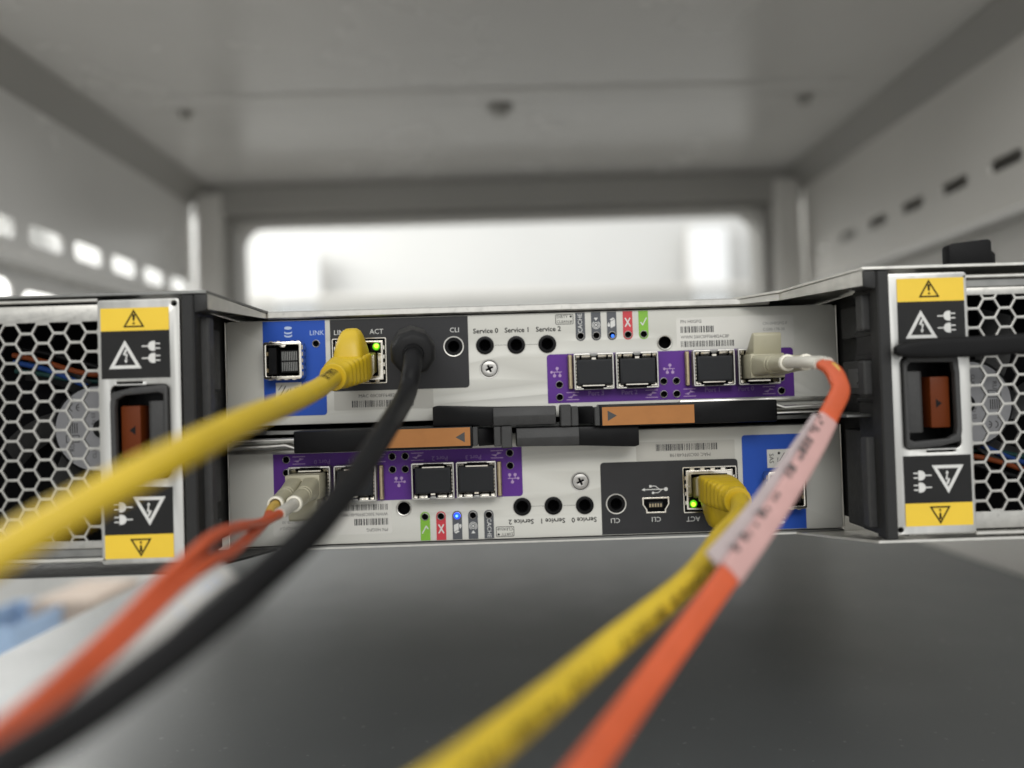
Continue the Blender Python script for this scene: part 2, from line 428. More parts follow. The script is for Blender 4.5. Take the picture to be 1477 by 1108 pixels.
# side panels with slots
def slots(y0, pitch, n, ln, z, h): return [rrect(y0+i*pitch-ln/2, y0+i*pitch+ln/2, rz(z-h/2), rz(z+h/2), h*.35) for i in range(n)]
plate('side_panel', rrect(130, 640, rz(CZ+45), rz(TOP)), slots(210, 65.5, 7, 48, CZ+143, 17) + [rrect(226, 296, rz(CZ+62), rz(CZ+103), 9), rrect(306, 362, rz(CZ+62), rz(CZ+97), 12)], XL-3, 3, ('rack',), rack, plane='yz')
plate('side_panel', rrect(130, 640, rz(-140), rz(TOP)), slots(200, 65, 7, 38, CZ+164, 10), XR, 3, ('rack_pale',), rack, plane='yz')
MB().prism([(XR, rz(CZ+128)), (XR-16, rz(CZ+122)), (XR-16, rz(CZ+118)), (XR, rz(CZ+116))], 'y', 130, 640).build('side_rail', 'rack', rack)
MB().prism([(XL, rz(CZ+122)), (XL+12, rz(CZ+117)), (XL+12, rz(CZ+113)), (XL, rz(CZ+111))], 'y', 130, 640).build('side_rail', 'rack', rack)
# rear frame
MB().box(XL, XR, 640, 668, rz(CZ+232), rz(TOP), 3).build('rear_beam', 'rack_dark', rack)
MB().box(XL+4, XL+38, 636, 690, rz(-400), rz(CZ+262), 5).build('rear_post', 'rack_pale', rack)
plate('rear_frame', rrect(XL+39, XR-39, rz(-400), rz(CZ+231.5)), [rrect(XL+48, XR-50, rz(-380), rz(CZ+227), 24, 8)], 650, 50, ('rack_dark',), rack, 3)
MB().box(XR-38, XR-4, 636, 690, rz(-400), rz(CZ+262), 5).build('rear_post', 'rack_pale', rack)
t = thing('neighbour_cabinet', 'dark cabinet side standing behind the slotted right side panel of the rack', 'cabinet', (0, 0, -1150))
MB().box(XR+40, XR+70, -200, 760, 2, 1500, 2).build('cabinet_side', 'rack_dark', t)
MB().box(XR+34, XR+40, -200, -160, 2, 1500, 1).box(XR+34, XR+40, 720, 760, 2, 1500, 1).build('cabinet_frame', 'rack_dark', t)

t = thing('equipment_lid', 'wide dark grey lid of the unit below, smooth and slightly glossy, white reflection at left', 'equipment lid', (0, 0, -126.4))
MB().box(-303, 352, -97, 760, -2, 0, .6).build('lid_sheet', 'lid', t)
MB().box(-303, -301.5, -97, 760, -40, -2.1, .3).build('lid_flange', 'lid', t)
MB().box(-290, 340, -80, 740, -42, -2.2, .3).build('unit_body', 'steel_dark', t)

# ================================================================== STORAGE CHASSIS
ch = thing('storage_chassis', 'black and steel two unit storage enclosure holding both controllers between its power supplies', 'storage enclosure')
# top and bottom sheets, cut back in front of the controllers
def sheet(name, pts, z_of, th, m):
    mb = MB(); v0 = [mb.bm.verts.new((x, y, z_of(x, y))) for x, y in pts]; v1 = [mb.bm.verts.new((x, y, z_of(x, y)+th)) for x, y in pts]
    mb.bm.faces.new(v0); mb.bm.faces.new(v1[::-1]); n = len(pts)
    for i in range(n): mb.bm.faces.new((v0[i], v1[i], v1[(i+1) % n], v0[(i+1) % n]))
    return mb.build(name, m, ch, False)
up = lambda a, b: (lambda x, y: b + (a-b)*max(0, min(1, -y/49)))
sheet('top_sheet', [(-222, -49), (-106.5, -49), (-101, -1), (-101, 0), (-222, 0)], up(47.6, 45.9), .8, 'steel_dark')
sheet('top_sheet', [(222, -49), (106, -49), (92, -14), (78, -1), (78, 0), (222, 0)], up(49.0, 46.0), .8, 'steel')
MB().box(-222, 222, 0.1, 450, 45.9, 46.7, .1).build('top_sheet', 'steel', ch)
MB().box(-101.5, 92, -2.2, 0, 43.75, 46.6, .5).build('front_lip', 'grille_steel', ch)
sheet('bottom_sheet', [(-222, -49), (-112, -49), (-100, -1), (-100, 0), (-222, 0)], up(-42.2, -45.0), .8, 'black_plastic')
sheet('bottom_sheet', [(222, -49), (108, -49), (100, -1), (100, 0), (222, 0)], up(-39.8, -45.2), .8, 'steel')
MB().box(-222, 222, 0.1, 450, -45.2, -44.3, .1).build('bottom_sheet', 'steel', ch)
MB().box(-118, 118, -0.6, 4, -44.2, -43.6, .1).build('bottom_edge', 'steel_dark', ch)
# bent top brackets beside the controllers
for s, zf, zb in ((-1, 47.4, 45.8), (1, 48.8, 45.9)):
    mb = MB()
    A = [(s*106.2, -48.5), (s*(101.5 if s < 0 else 92), -12 if s > 0 else -2), (s*(101.5 if s < 0 else 79), -1)]
    P = [(A[0], zf, zf-5.0), (A[1], zb+ (0.7 if s > 0 else 0), zb-1.8), (A[2], zb, zb-1.6)]
    a = [mb.bm.verts.new((p[0][0], p[0][1], p[1])) for p in P]; b = [mb.bm.verts.new((p[0][0], p[0][1], p[2])) for p in P]
    a2 = [mb.bm.verts.new((p[0][0]+s*.9, p[0][1]+.4, p[1])) for p in P]; b2 = [mb.bm.verts.new((p[0][0]+s*.9, p[0][1]+.4, p[2])) for p in P]
    for i in range(2):
        mb.bm.faces.new((a[i], a[i+1], b[i+1], b[i])); mb.bm.faces.new((a2[i], b2[i], b2[i+1], a2[i+1]))
        mb.bm.faces.new((a[i], a2[i], a2[i+1], a[i+1])); mb.bm.faces.new((b[i], b[i+1], b2[i+1], b2[i]))
    mb.bm.faces.new((a[0], b[0], b2[0], a2[0])); mb.bm.faces.new((a[2], a2[2], b2[2], b[2]))
    mb.build('top_bracket', 'steel', ch, False)
# moulded side walls: lip at the front, ribs and pads behind it
for s in (-1, 1):
    zt = 47.3 if s < 0 else 48.6; zb = -41.2 if s < 0 else -39
    MB().box(s*114.6, s*110.6, -49.2, -43, zb, zt, .5).build('wall_lip', 'black_plastic', ch)
    MB().box(s*119.6, s*121.4, -43, 445, -39, 45.4, .3).build('side_wall', 'black_plastic', ch)
    MB().prism([(s*110.5, zt-6), (s*106.3, zt-5.2), (s*106.3, zt), (s*110.5, zt)], 'y', -48.9, -40, .4).build('top_block', 'black_plastic', ch)
    MB().box(s*119.5, s*112.6, -42.9, -29, zb+.5, zt-2, .1).build('wall_web', 'black_plastic', ch)
    pads = ((39.2, 16.8, -30, -10, 'pad'), (-1.5, -24, -34, -12, 'pad'), (-30, -41, -30, -12, 'pad')) if s < 0 else ((40.5, 29, -28, -8, 'pad'), (20.5, 8, -28, -8, 'pad'), (-4.5, -40, -28, -8, 'pad'))
    for z1, z0, y0, y1, nm in pads:
        MB().box(s*119.5, s*116.6, y0, y1, z0, z1, .5).build('wall_pad', 'grey_plastic', ch)
    for z1, z0 in (((43, 41), (-26, -28.5)) if s < 0 else ((44, 42), (30, 28), (22, 20), (7, 5.5))):
        MB().box(s*119.5, s*112.2, -42, -28, z0, z1, .4).build('wall_rib', 'black_plastic', ch)
    segs = ((40.5, 6), (3, -38)) if s < 0 else ((41.5, 29.5), (19.5, 8), (-6, -36))
    for z1, z0 in segs:
        MB().box(s*112.4, s*108.3, -42.8, -38, z0, z1, .5).build('wall_step', 'grey_plastic', ch)
    MB().box(s*119.4, s*104, -38 if s > 0 else -30, 3, 0.6, 1.6, .2).build('shelf_edge', 'steel_dark', ch)
MB().box(-119, 119, 3, 440, -0.8, .8, .1).build('middle_shelf', 'steel_dark', ch)
MB().box(-119, 119, 446, 448, -44, 45.6, .3).build('rear_bulkhead', 'black_plastic', ch)
# embossed marks on the walls (they face the inside of the bay)
def side_marks(s, y0, y1, z0, z1, rows, seed):
    rr = random.Random(seed); mb = MB(); x = s*116.55
    for r in range(rows):
        y = y0 + (y1-y0)*(r+.5)/rows; z = z1
        while z > z0:
            l = rr.uniform(.5, 1.3); mb.box(x, x-s*.06, y-.35, y+.35, z-l, z); z -= l + .35
    return mb
side_marks(-1, -24, -18, 24, 37, 3, 2).build('embossed_text', 'ink_emboss', ch)
mb = MB(); mb.box(116.4, 116.6, -24, -13, 10.5, 17.5, .05).prism([(-23, 14), (-20, 16), (-20, 12)], 'x', 116.2, 116.45)
mb.build('embossed_arrow', 'ink_emboss', ch)
me_p = Print(0); me_p.text('2', 0, 0, 4.2)
o = me_p.build('embossed_number', 'ink_grey', ch); o.location = Vector((116.5, -14, -36))*MM; o.rotation_euler = (0, 0, -math.pi/2)
MB().box(-116.6, -116.3, -25, -15, 9.8, 16, .1).build('embossed_square', 'black_plastic', ch)

# ================================================================== CONTROLLERS
STAT = None
def led_mesh():
    mb = MB(); mb.lathe([(1.48, 0), (1.46, -.2), (1.34, -.26), (1.2, -.15), (1.1, 1.6), (0, 1.6)], 0, 0, 20, [0, 0, 0, 1, 1])
    return mb
def make_controller(lower):
    nm = 'lower' if lower else 'upper'
    root = thing('controller_module', ('lower controller, panel upside down, with mini USB socket showing' if lower else
                 'upper controller, panel right way up, blue section at left and purple ports at right'),
                 'controller module', (0, 0, 0), 'storage controllers', (0, math.pi, 0) if lower else (0, 0, 0))
    leds = [(-83.4, 34.0)] + [(x, 33.9) for x in (18.8, 24.9, 31.0, 37.2, 43.3)] + [(10, 15.3), (10, 10.4), (50.4, 15.4), (55.3, 15.4), (50.3, 10.4), (55.3, 10.4), (96, 15.4), (96, 10.4)]
    jacks = [(-18.3, 31.4), (-6.2, 31.2), (5.8, 31.2)]
    cages = [(15.4, 30.6), (31.4, 47.6), (61.0, 76.9), (78.2, 94.2)]
    outline = rrect(-118, 118, 3.0, 43.3, 1.5)
    holes = [circ(x, z, 1.3) for x, z in leds] + [circ(x, z, 2.7) for x, z in jacks] + [circ(-30.4, 31.3, 2.7), circ(51.3, 30.4, 2.5), circ(-16.9, 22.3, 3.2)]
    holes += [rrect(-76.2, -57.4, 19.0, 34.6, .3), rrect(-101.0, -88.4, 21.2, 33.8, .3), rrect(-49.4, -42.0, 29.9, 34.6, .4)]
    holes += [rrect(a+.8, b-.8, 13.9, 25.9, .3) for a, b in cages]
    plate('faceplate', outline, holes, 0, 1.4, ('panel',), root, .25)
    MB().box(-117.2, 117.2, 8, 430, 2.6, 43.0, .5).build('module_body', 'steel_dark', root)
    for x0 in (-118.6, 118.05): MB().box(x0, x0+.55, -.2, 60, 3.2, 43.1, .2).build('side_flange', 'steel', root)
    MB().box(56, 117.5, -1.5, -.05, 6.4, 7.9, .55, seg=2).build('lower_lip', 'steel', root)
    # printed areas
    def inside(hs, x0, x1, z0, z1):
        return [h for h in hs if x0 < sum(p[0] for p in h)/len(h) < x1 and z0 < sum(p[1] for p in h)/len(h) < z1]
    big = [circ(x, z, 1.36) for x, z in leds] + [circ(-30.4, 31.3, 2.8)] + [rrect(-76.2, -57.4, 19.0, 34.6, .3), rrect(-101.0, -88.4, 21.2, 33.8, .3), rrect(-49.4, -42.0, 29.9, 34.6, .4)] + [rrect(a+.8, b-.8, 13.9, 25.9, .3) for a, b in cages]
    B = plate('blue_section', rrect(-103.8, -79.8, 6.4, 43.0, 1.2, corners=(1, 1, 0, 0)), inside(big, -103.8, -79.8, 6, 43), -.12, .1, ('blue',), root)
    D = plate('charcoal_section', rrect(-77.9, -24.7, 15.3, 43.0, 1.4, corners=(1, 1, 0, 0)), inside(big, -77.9, -24.7, 15, 43), -.12, .1, ('dark',), root)
    P = plate('purple_section', rrect(5.4, 101.0, 8.2, 27.1, 1.3, corners=(0, 0, 1, 1)), inside(big, 5.4, 101, 8, 27), -.12, .1, ('purple',), root)
    for i, x in enumerate((18.8, 24.9, 31.0, 37.2, 43.3)):
        c = ('tag_grey', 'tag_grey', 'tag_grey', 'tag_red', 'tag_green')[i]
        T = plate('indicator_tag', rrect(x-1.85, x+1.85, 32.0, 43.0, 1.8, 6, (1, 1, 0, 0)), [circ(x, 33.9, 1.36)], -.12, .1, (c,), root)
        p = Print(-.16)
        if i == 0: p.text('CACHE', x, 38.9, 2.3, 90)
        elif i == 1:
            p.circle(x, 38.0, .42); p.ring(x, 38.0, .8, 1.05); p.arc(x, 38.0, 1.35, 1.6, 120, 420); p.poly([(x-.8, 40.8), (x+.8, 40.8), (x, 39.6)])
        elif i == 2:
            p.poly([(x-.5, 36.6), (x+1.3, 37.4), (x+1.3, 40.0), (x-.5, 39.2)]); p.poly([(x-.3, 39.5), (x+1.2, 40.2), (x+.6, 40.7), (x-.8, 40.0)]); p.rect(x-1.6, x-.7, 37.2, 38.2); p.poly([(x-1.55, 38.3), (x-.75, 38.3), (x-1.15, 38.9)])
        elif i == 3:
            p.line(x-1.0, 37.0, x+1.0, 40.4, .5); p.line(x-1.0, 40.4, x+1.0, 37.0, .5)
        else:
            p.line(x-1.1, 38.6, x-.3, 37.4, .42); p.line(x-.42, 37.35, x+1.25, 40.3, .42)
        p.build('symbol', 'ink_white', T)
    # lights
    proto = None
    for i, (x, z) in enumerate(leds):
        if proto is None:
            proto = led_mesh().build('status_light', ('screw_steel', 'cavity'), root); o = proto
        else:
            o = proto.copy(); COL.objects.link(o)
        o.location = Vector((x, -.1, z))*MM
        if i == 3:
            if lower:
                MB().lathe([(1.1, .2), (1.0, -.3), (.6, -.75), (0, -.85)], 0, 0, 20).build('lens', 'led_blue', o)
                MB().lathe([(.5, -.8), (.3, -.95), (0, -1.0)], .1, 0, 14).build('lens_core', 'led_core', o)
            else:
                MB().lathe([(.7, .9), (.5, .5), (0, .4)], .35, -.3, 16).build('lens', 'led_dim', o)
    # round sockets
    jm = None
    for x, z in jacks:
        if jm is None:
            jm = MB().lathe([(3.45, 0), (3.45, -.35), (3.15, -.5), (2.35, -.45), (1.9, .4), (1.85, 5), (0, 5)], 0, 0, 32, [0, 0, 0, 0, 1, 1]).build('service_socket', ('black_gloss', 'cavity'), root); o = jm
        else:
            o = jm.copy(); COL.objects.link(o)
        o.location = Vector((x, -.03, z))*MM
    MB().lathe([(4.0, -.12), (4.0, -.3), (3.85, -.42), (3.55, -.38), (3.5, -.12)], -30.4, 31.3, 36).build('socket_ring', 'steel', root)
    MB().lathe([(3.45, -.13), (3.4, -.36), (2.3, -.3), (1.85, .5), (1.8, 5), (0, 5)], -30.4, 31.3, 32, [0, 0, 0, 1, 1]).build('console_socket', ('black_gloss', 'cavity'), root)
    MB().lathe([(2.95, 0), (2.95, -.3), (2.75, -.45), (2.45, -.3), (2.4, 4), (0, 4)], 51.3, 30.4, 32, [0, 0, 0, 1, 1]).build('thumbscrew_hole', ('steel', 'cavity'), root)
    S = MB().lathe([(3.75, 0), (3.7, -.14), (3.35, -.1), (3.15, .5), (3.1, 1.5), (0, 1.5)], -16.9, 22.3, 36).build('screw', 'screw_steel', root)
    cross = []
    for k in range(4):
        a = math.radians(25 + 90*k)
        for (u, v) in ((1.45, -.33), (1.45, .33), (.36, .36)): cross.append((-16.9 + u*math.cos(a) - v*math.sin(a), 22.3 + u*math.sin(a) + v*math.cos(a)))
    plate('screw_head', circ(-16.9, 22.3, 2.95, 32), [cross], -.2, .7, ('screw_steel',), S, .18)
    MB().lathe([(1.7, .55), (0, .6)], -16.9, 22.3, 16).build('screw_recess', 'cavity', S)
    # --- SAS port
    C = plate('expansion_port', rrect(-102.0, -87.6, 20.5, 34.6, .9), [rrect(-100.9, -88.7, 21.6, 33.5, .4)], -6.0, 5.95, ('nickel',), root, .12)
    MB().box(-100.8, -88.8, -.5, 6, 21.7, 33.4).build('port_cavity', 'cavity', C)
    mb = MB().box(-96.2, -89.4, -3.6, -.6, 23.0, 31.6, .15)
    mb.build('pin_block', 'black_gloss', C)
    for r in range(2):
        mb = MB()
        for k in range(9): mb.box(-95.6 + .68*k, -95.28 + .68*k, -3.9, -3.7, 27.6 if r else 23.6, 31.0 if r else 27.0)
        mb.build('pin_row', 'steel_dark', C)
    MB().box(-100.6, -97.4, -4.4, -.6, 22.4, 32.6, .2).build('guide_block', 'black_gloss', C)
    for z0, z1 in ((23.2, 24.6), (29.4, 30.8)): MB().box(-100.85, -100.3, -5.6, -4.5, z0, z1, .1).build('spring_finger', 'brass', C)
    MB().lathe([(1.6, -6.12), (1.6, -6.02)], 0, 0, 4)
    MB().prism([(-96.3, 33.4), (-93.3, 33.4), (-93.9, 32.5), (-95.7, 32.5)], 'y', -6.05, -5.6, .08).build('latch_notch', 'nickel', C)
    for k in range(5): MB().box(-87.58, -87.3, -5.0, -.4, 21.6 + 2.5*k, 23.2 + 2.5*k, .08).build('side_spring', 'nickel', C)
    for x in (-99.8, -97.0, -91.6, -89.6): MB().box(x, x+1.3, -5.6, -1, 34.62, 34.95, .08).build('side_spring', 'nickel', C)
    for x in (-100.4, -97.4, -94.4, -91.4): MB().box(x, x+1.5, -5.6, -1, 20.15, 20.48, .08).build('side_spring', 'nickel', C)
    L = MB().box(-99.2, -89.4, -.26, -.14, 12.2, 19.3).build('port_sticker', 'sticker', root)
    p = Print(-.3); p.text('SAS', -91.0, 15.7, 2.4, 90); p.line(-97.6, 14.0, -95.4, 18.0, .3); p.line(-96.2, 13.6, -94.2, 16.8, .3); p.line(-98.2, 16.4, -96.8, 18.4, .25); p.circle(-94.0, 13.7, .5); p.line(-93.5, 17.2, -93.5, 15.4, .25)
    p.build('sticker_print', 'ink_black', L)
    # --- RJ45 jack
    J = plate('ethernet_jack', rrect(-77.2, -56.4, 18.0, 35.6, .5), [rrect(-76.9, -56.7, 18.3, 35.3, .4)], -.5, .36, ('nickel',), root)
    plate('jack_gap', rrect(-76.9, -56.7, 18.3, 35.3, .4), [rrect(-75.9, -57.7, 19.4, 34.4, .2)], -.2, .06, ('cavity',), J)
    op = [(-73.6, 20.8), (-59.7, 20.8), (-59.7, 29.6), (-58.5, 29.6), (-58.5, 33.6), (-74.9, 33.6), (-74.9, 29.6), (-73.6, 29.6)]
    plate('jack_shield', rrect(-75.9, -57.7, 19.4, 34.4, .2), [op], -.4, 1.2, ('nickel',), J, .1)
    MB().box(-75.3, -58.1, 3.2, 4, 20, 34.2).box(-75.3, -74.9, .9, 3.2, 20, 34.2).box(-58.5, -58.1, .9, 3.2, 20, 34.2).box(-74.9, -58.5, .9, 3.2, 33.7, 34.2).box(-74.9, -58.5, .9, 3.2, 20, 20.7).build('jack_cavity', 'cavity', J)
    for z in (21.5, 24.5, 27.5, 31): MB().box(-57.66, -57.1, -.36, -.21, z, z+1.5, .05).box(-76.5, -75.94, -.36, -.21, z, z+1.5, .05).build('shield_tab', 'nickel', J)
    for x in (-73, -69, -65, -61): MB().box(x, x+1.7, -.36, -.21, 18.5, 19.36, .05).build('shield_tab', 'nickel', J)
    G = MB().box(-62.6, -58.7, .1, 2.2, 30.3, 33.3, .2).build('light_window', 'black_gloss', J)
    MB().lathe([(1.5, .3), (1.25, -.35), (.6, -.6), (0, -.65)], -60.3, 32.2, 18).build('activity_lens', 'led_green', J)
    MB().lathe([(.85, -.5), (.7, -.8), (.4, -.95), (0, -1.0)], -60.2, 32.35, 16).build('lens_core', 'led_green_core', J)
    MB().box(-74.6, -71.2, .1, 2.2, 30.3, 33.3, .2).build('light_window', 'nickel', J)
    # --- mini USB socket
    trap = lambda g: [(-50.9+g, 29.2+g), (-40.5-g, 29.2+g), (-40.5-g, 31.9), (-41.8-g, 33.9), (-41.8-g, 35.3-g), (-49.6+g, 35.3-g), (-49.6+g, 33.9), (-50.9+g, 31.9)]
    U = plate('usb_socket', trap(0), [trap(.55)], -.55, .5, ('nickel',), root, .1)
    MB().prism(trap(.5), 'y', -.2, 3).build('usb_cavity', 'cavity', U)
    MB().box(-48.4, -43.0, -.45, -.22, 31.0, 33.0, .08).build('usb_tongue', 'black_plastic', U)
    mb = MB()
    for k in range(5): mb.box(-47.9 + 1.05*k, -47.35 + 1.05*k, -.55, -.46, 31.6, 32.9)
    mb.build('usb_pins', 'brass', U)
    # --- SFP cages
    for pi, (a, b) in enumerate(cages):
        c = (a+b)/2
        Cg = plate('port_cage', rrect(a, b, 13.0, 26.8, .5), [rrect(a+.55, b-.55, 13.55, 26.2, .3)], -5.0, 4.85, ('grille_steel',), root, .12)
        MB().box(a+.6, b-.6, 1.5, 2.4, 13.6, 26.1).build('cage_back', 'cavity', Cg)
        for x0, x1 in ((a+.8, a+2.2), (a+2.9, a+6.3), (b-6.0, b-2.8), (b-2.2, b-.8)):
            MB().prism([(-5.4, 25.9), (-5.1, 26.1), (-1, 26.0), (-1, 25.3), (-4.4, 24.5)], 'x', x0, x1, .08).build('spring_finger', 'nickel', Cg)
        MB().prism([(c-1.6, 26.75), (c+1.6, 26.75), (c+.9, 25.6), (c-.9, 25.6)], 'y', -5.12, -4.7, .05).build('cage_notch', 'steel_dark', Cg)
        MB().box(c-.9, c+.9, -5.3, -4, 24.0, 25.2, .15).build('spring_finger', 'nickel', Cg)
        MB().box(c-4.6, c+4.0, -5.35, -4.2, 14.2, 14.9, .15).build('lower_bar', 'nickel', Cg)
        MB().box(c-4.2, c+3.4, -5.06, -4.8, 13.15, 13.95).build('latch_slot', 'cavity', Cg)
        for x0, x1 in ((a+.7, a+2.6), (b-3.0, b-.7)):
            MB().prism([(-5.4, 13.9), (-5.1, 13.6), (-1, 13.7), (-1, 14.4), (-4.6, 15.0)], 'x', x0, x1, .08).build('spring_finger', 'nickel', Cg)
        for q in range(7):
            zz = 15.6 + 1.28*q
            MB().box(a+.6, a+.95, -5.15, -2, zz, zz+.85, .08).build('spring_finger', 'nickel', Cg)
    for a in (13.4, 58.6):
        MB().box(a, a+1.7, -1.9, -.14, 13.4, 26.7, .3).box(a+.35, a+1.2, -2.3, -1.95, 14.2, 25.8, .1).build('gasket_spring', 'brass', root)
    # --- lettering
    p = Print(-.16)
    p.text('LINK', -83.0, 38.1, 2.6)
    for k in range(3):
        z = 40.3 - 1.25*k
        if k == 0: p.poly([(-94 + 1.5*math.cos(t*.3927), z + .62*math.sin(t*.3927)) for t in range(16)])
        else: p.arc(-94, z+.15, 1.5, 1.5*1.0001, 190, 350); p.band([(-94 + 1.5*math.cos(math.radians(q)), z + .1 + .62*math.sin(math.radians(q))) for q in range(180, 361, 15)], [(-94 + 1.5*math.cos(math.radians(q)), z - .5 + .62*math.sin(math.radians(q))) for q in range(180, 361, 15)], False)
    p.build('lettering', 'ink_lightblue', B)
    p = Print(-.16)
    p.text('LINK', -73.6, 37.9, 2.7); p.text('ACT', -60.0, 37.9, 2.7); p.text('CLI', -29.9, 37.6, 2.6); p.text('CLI', -45.7, 37.6, 2.6)
    p.line(-49.6, 26.2, -41.6, 26.2, .35); p.circle(-49.8, 26.2, .75); p.poly([(-41.6, 26.8), (-40.4, 26.2), (-41.6, 25.6)])
    p.line(-48.2, 26.3, -46.8, 27.5, .3); p.line(-46.8, 27.5, -45.0, 27.5, .3); p.circle(-44.8, 27.5, .5)
    p.line(-47.2, 26.1, -45.8, 24.9, .3); p.line(-45.8, 24.9, -44.2, 24.9, .3); p.rect(-44.3, -43.4, 24.5, 25.4)
    p.build('lettering', 'ink_white', D)
    p = Print(-.05)
    for k, x in enumerate((-17.9, -5.7, 6.4)): p.text('Service %d' % k, x, 36.9, 2.65, bold=.05)
    p.frame(9.2, 16.2, 38.6, 42.5, .22, .5); p.text('DIRTY', 11.9, 41.5, 1.55); p.text('CLEAN', 12.1, 39.6, 1.55); p.circle(15.2, 41.6, .42); p.ring(15.2, 39.6, .42, .25); p.line(14.75, 39.15, 15.65, 40.05, .15)
    p.line(-14.6, 31.3, -9.8, 31.3, .1); p.line(-2.6, 31.2, 2.2, 31.2, .1)
    p.build('lettering', 'ink_black', root)
    p = Print(-.16)
    for k, x in ((3, 24.1), (2, 37.0), (1, 69.3), (0, 82.2)): p.text('Port %d' % k, x, 11.55, 2.45, bold=.03)
    p.build('port_number', 'ink_faint', P)
    p = Print(-.16)
    for x in (9.2, 52.9):
        p.line(x-1.9, 20.2, x+1.9, 20.2, .28); p.circle(x-2.1, 20.2, .5, 10); p.circle(x+.1, 21.6, .62, 12); p.rect(x-.1, x+.2, 20.35, 21.0)
        for dx in (-1.0, 1.1): p.circle(x+dx, 18.8, .62, 12); p.rect(x+dx-.13, x+dx+.13, 19.3, 20.05)
    for x in (15.0, 45.6, 60.3, 91.1):
        p.rect(x-2.4, x+2.4, 12.0, 12.3); p.rect(x-2.4, x+2.4, 9.2, 9.5)
        p.poly([(x-2.0, 10.3), (x+.1, 10.9), (x+.1, 10.45)]); p.poly([(x-.1, 10.75), (x+2.1, 10.9), (x+.3, 11.6)]); p.poly([(x-2.0, 10.25), (x-.2, 9.9), (x-.2, 10.4)])
    p.build('symbols', 'ink_lilac', P)
    # --- stickers with bar codes
    W = plate('serial_sticker', rrect(56.0, 101.6, 27.25, 39.8, .8), [], -.08, .06, ('sticker',), root)
    p = Print(-.12)
    p.text('PN H0GFG', 57.6, 38.2, 1.75, align='LEFT'); p.bars(57.6, 70.6, 33.9, 36.4, 3, 22)
    p.text('WWN 500C0FF0648198BF' if lower else 'WWN 500C0FF06482ACBF', 57.6, 32.2, 1.75, align='LEFT', sx=.92); p.bars(57.6, 78.2, 28.4, 30.7, 4 + lower, 34)
    p.build('sticker_print', 'ink_grey', W)
    p = Print(-.12)
    for s_, z in (('CN-0H0GFG-F', 36.6), ('CG00-178-30', 34.3), ('VO-A01', 32.0)): p.text(s_, 89.6, z, 1.6, align='LEFT', sx=.95)
    p.build('faint_print', 'ink_pale', W)
    K = plate('address_sticker', rrect(-77.0, -38.8, 7.9, 15.2, .5), [], -.08, .06, ('sticker_grey',), root)
    p = Print(-.12)
    p.text('MAC 00C0FF648198' if lower else 'MAC 00C0FF6482AC', -67.6, 13.2, 1.85, align='LEFT'); p.bars(-70.2, -46.2, 8.9, 11.5, 9, 40)
    p.build('sticker_print', 'ink_grey', K)
    # --- latch handle and fixed grip along the inner edge
    H = MB().box(23.6, 89.2, -14, -3.2, -.85, 7.2, .5, seg=2).build('latch_handle', 'black_gloss', root)
    MB().box(24.4, 58.4, -14.1, -13.95, -.45, 6.3, .03).build('copper_label', 'copper', H)
    p = Print(-14.13); p.poly([(26.4, 5.0), (26.4, 1.2), (29.8, 3.1)]); p.build('arrow', 'ink_grey', H)
    MB().box(21.6, 23.55, -14.05, -6, -.5, 6.4, .3).build('handle_tip', 'grey_plastic', H)
    MB().prism([(9.2, -3.2), (9.2, -7), (15.7, -7), (21.5, -10.5), (21.5, -3.2)], 'z', .2, 6.8, .3).build('handle_neck', 'black_gloss', H)
    mb = MB().box(9.0, 13.0, -14.2, -7.2, -.35, 7.7, .4).box(13.05, 15.7, -13.4, -7.2, -.3, 7.0, .3)
    mb.build('release_tab', 'grey_plastic', H)
    mb = MB().box(89.3, 113, -12.4, -11.2, 1.2, 5.4, .3).box(88.6, 90.2, -11.2, -4, 1.2, 5.4, .4).box(89.3, 113, -4.4, -3.2, 1.2, 5.4, .3)
    mb = MB()
    mb.loft([(Vector((x, y, z)), Vector((0, 1, 0)), Vector((0, 0, 1)), 9, 1.1, 6) for x, y, z in ((112.5, -7, 4.6), (100, -7, 4.5), (93, -7, 4.2), (90.6, -7, 5.0), (89.0, -7, 5.6))], 24)
    mb.loft([(Vector((x, y, z)), Vector((0, 1, 0)), Vector((0, 0, 1)), 9, .9, 6) for x, y, z in ((112.5, -7, 2.2), (100, -7, 2.3), (89.0, -7, 2.2))], 24)
    mb.build('latch_pivot', 'steel', H)
    Gp = MB().prism([(-38.2, 1.0), (-16, .7), (7.6, .4), (7.6, 7.3), (-16, 7.7), (-36.5, 8.7), (-38.2, 8.2)], 'y', -11.5, -2.2, .35).build('grip_bar', 'black_gloss', root)
    MB().prism([(-13.2, .65), (-14.1, 4.1), (-13.2, 7.3), (-10.5, 7.0), (-10.5, .8)], 'x', -15.7, 7.3, .25).build('grip_pad', 'grey_plastic', Gp)
    return root
make_controller(False)
make_controller(True)

# ---- dust plugs in the free ports (one thing each)
def port_plug(x, z, label, first=[None]):
    if first[0] is None:
        o = MB().box(-6.75, 6.75, -5.7, 1.0, -4.85, 4.85, .45, seg=2).box(-6.0, 6.0, -5.74, -5.68, -4.1, 4.1).build('port_plug', 'plug_rubber'); first[0] = o
    else:
        o = first[0].copy(); COL.objects.link(o)
    o.location = Vector((x, 0, z))*MM
    tag(o, label, 'port plug', 'black plugs in the free ports')
PZ = 19.6
port_plug(23.2, PZ, 'black plug in Port 3, leftmost purple port of the upper controller')
port_plug(39.6, PZ, 'black plug in Port 2 of the upper controller, second purple port from its left')
port_plug(69.1, PZ, 'black plug in Port 1 of the upper controller, beside the beige fibre connector')
port_plug(-23.0, -PZ, 'black plug in the inverted Port 3, rightmost purple port of the lower controller')
port_plug(-39.4, -PZ, 'black plug in the inverted Port 2 of the lower controller, beside its rightmost port')
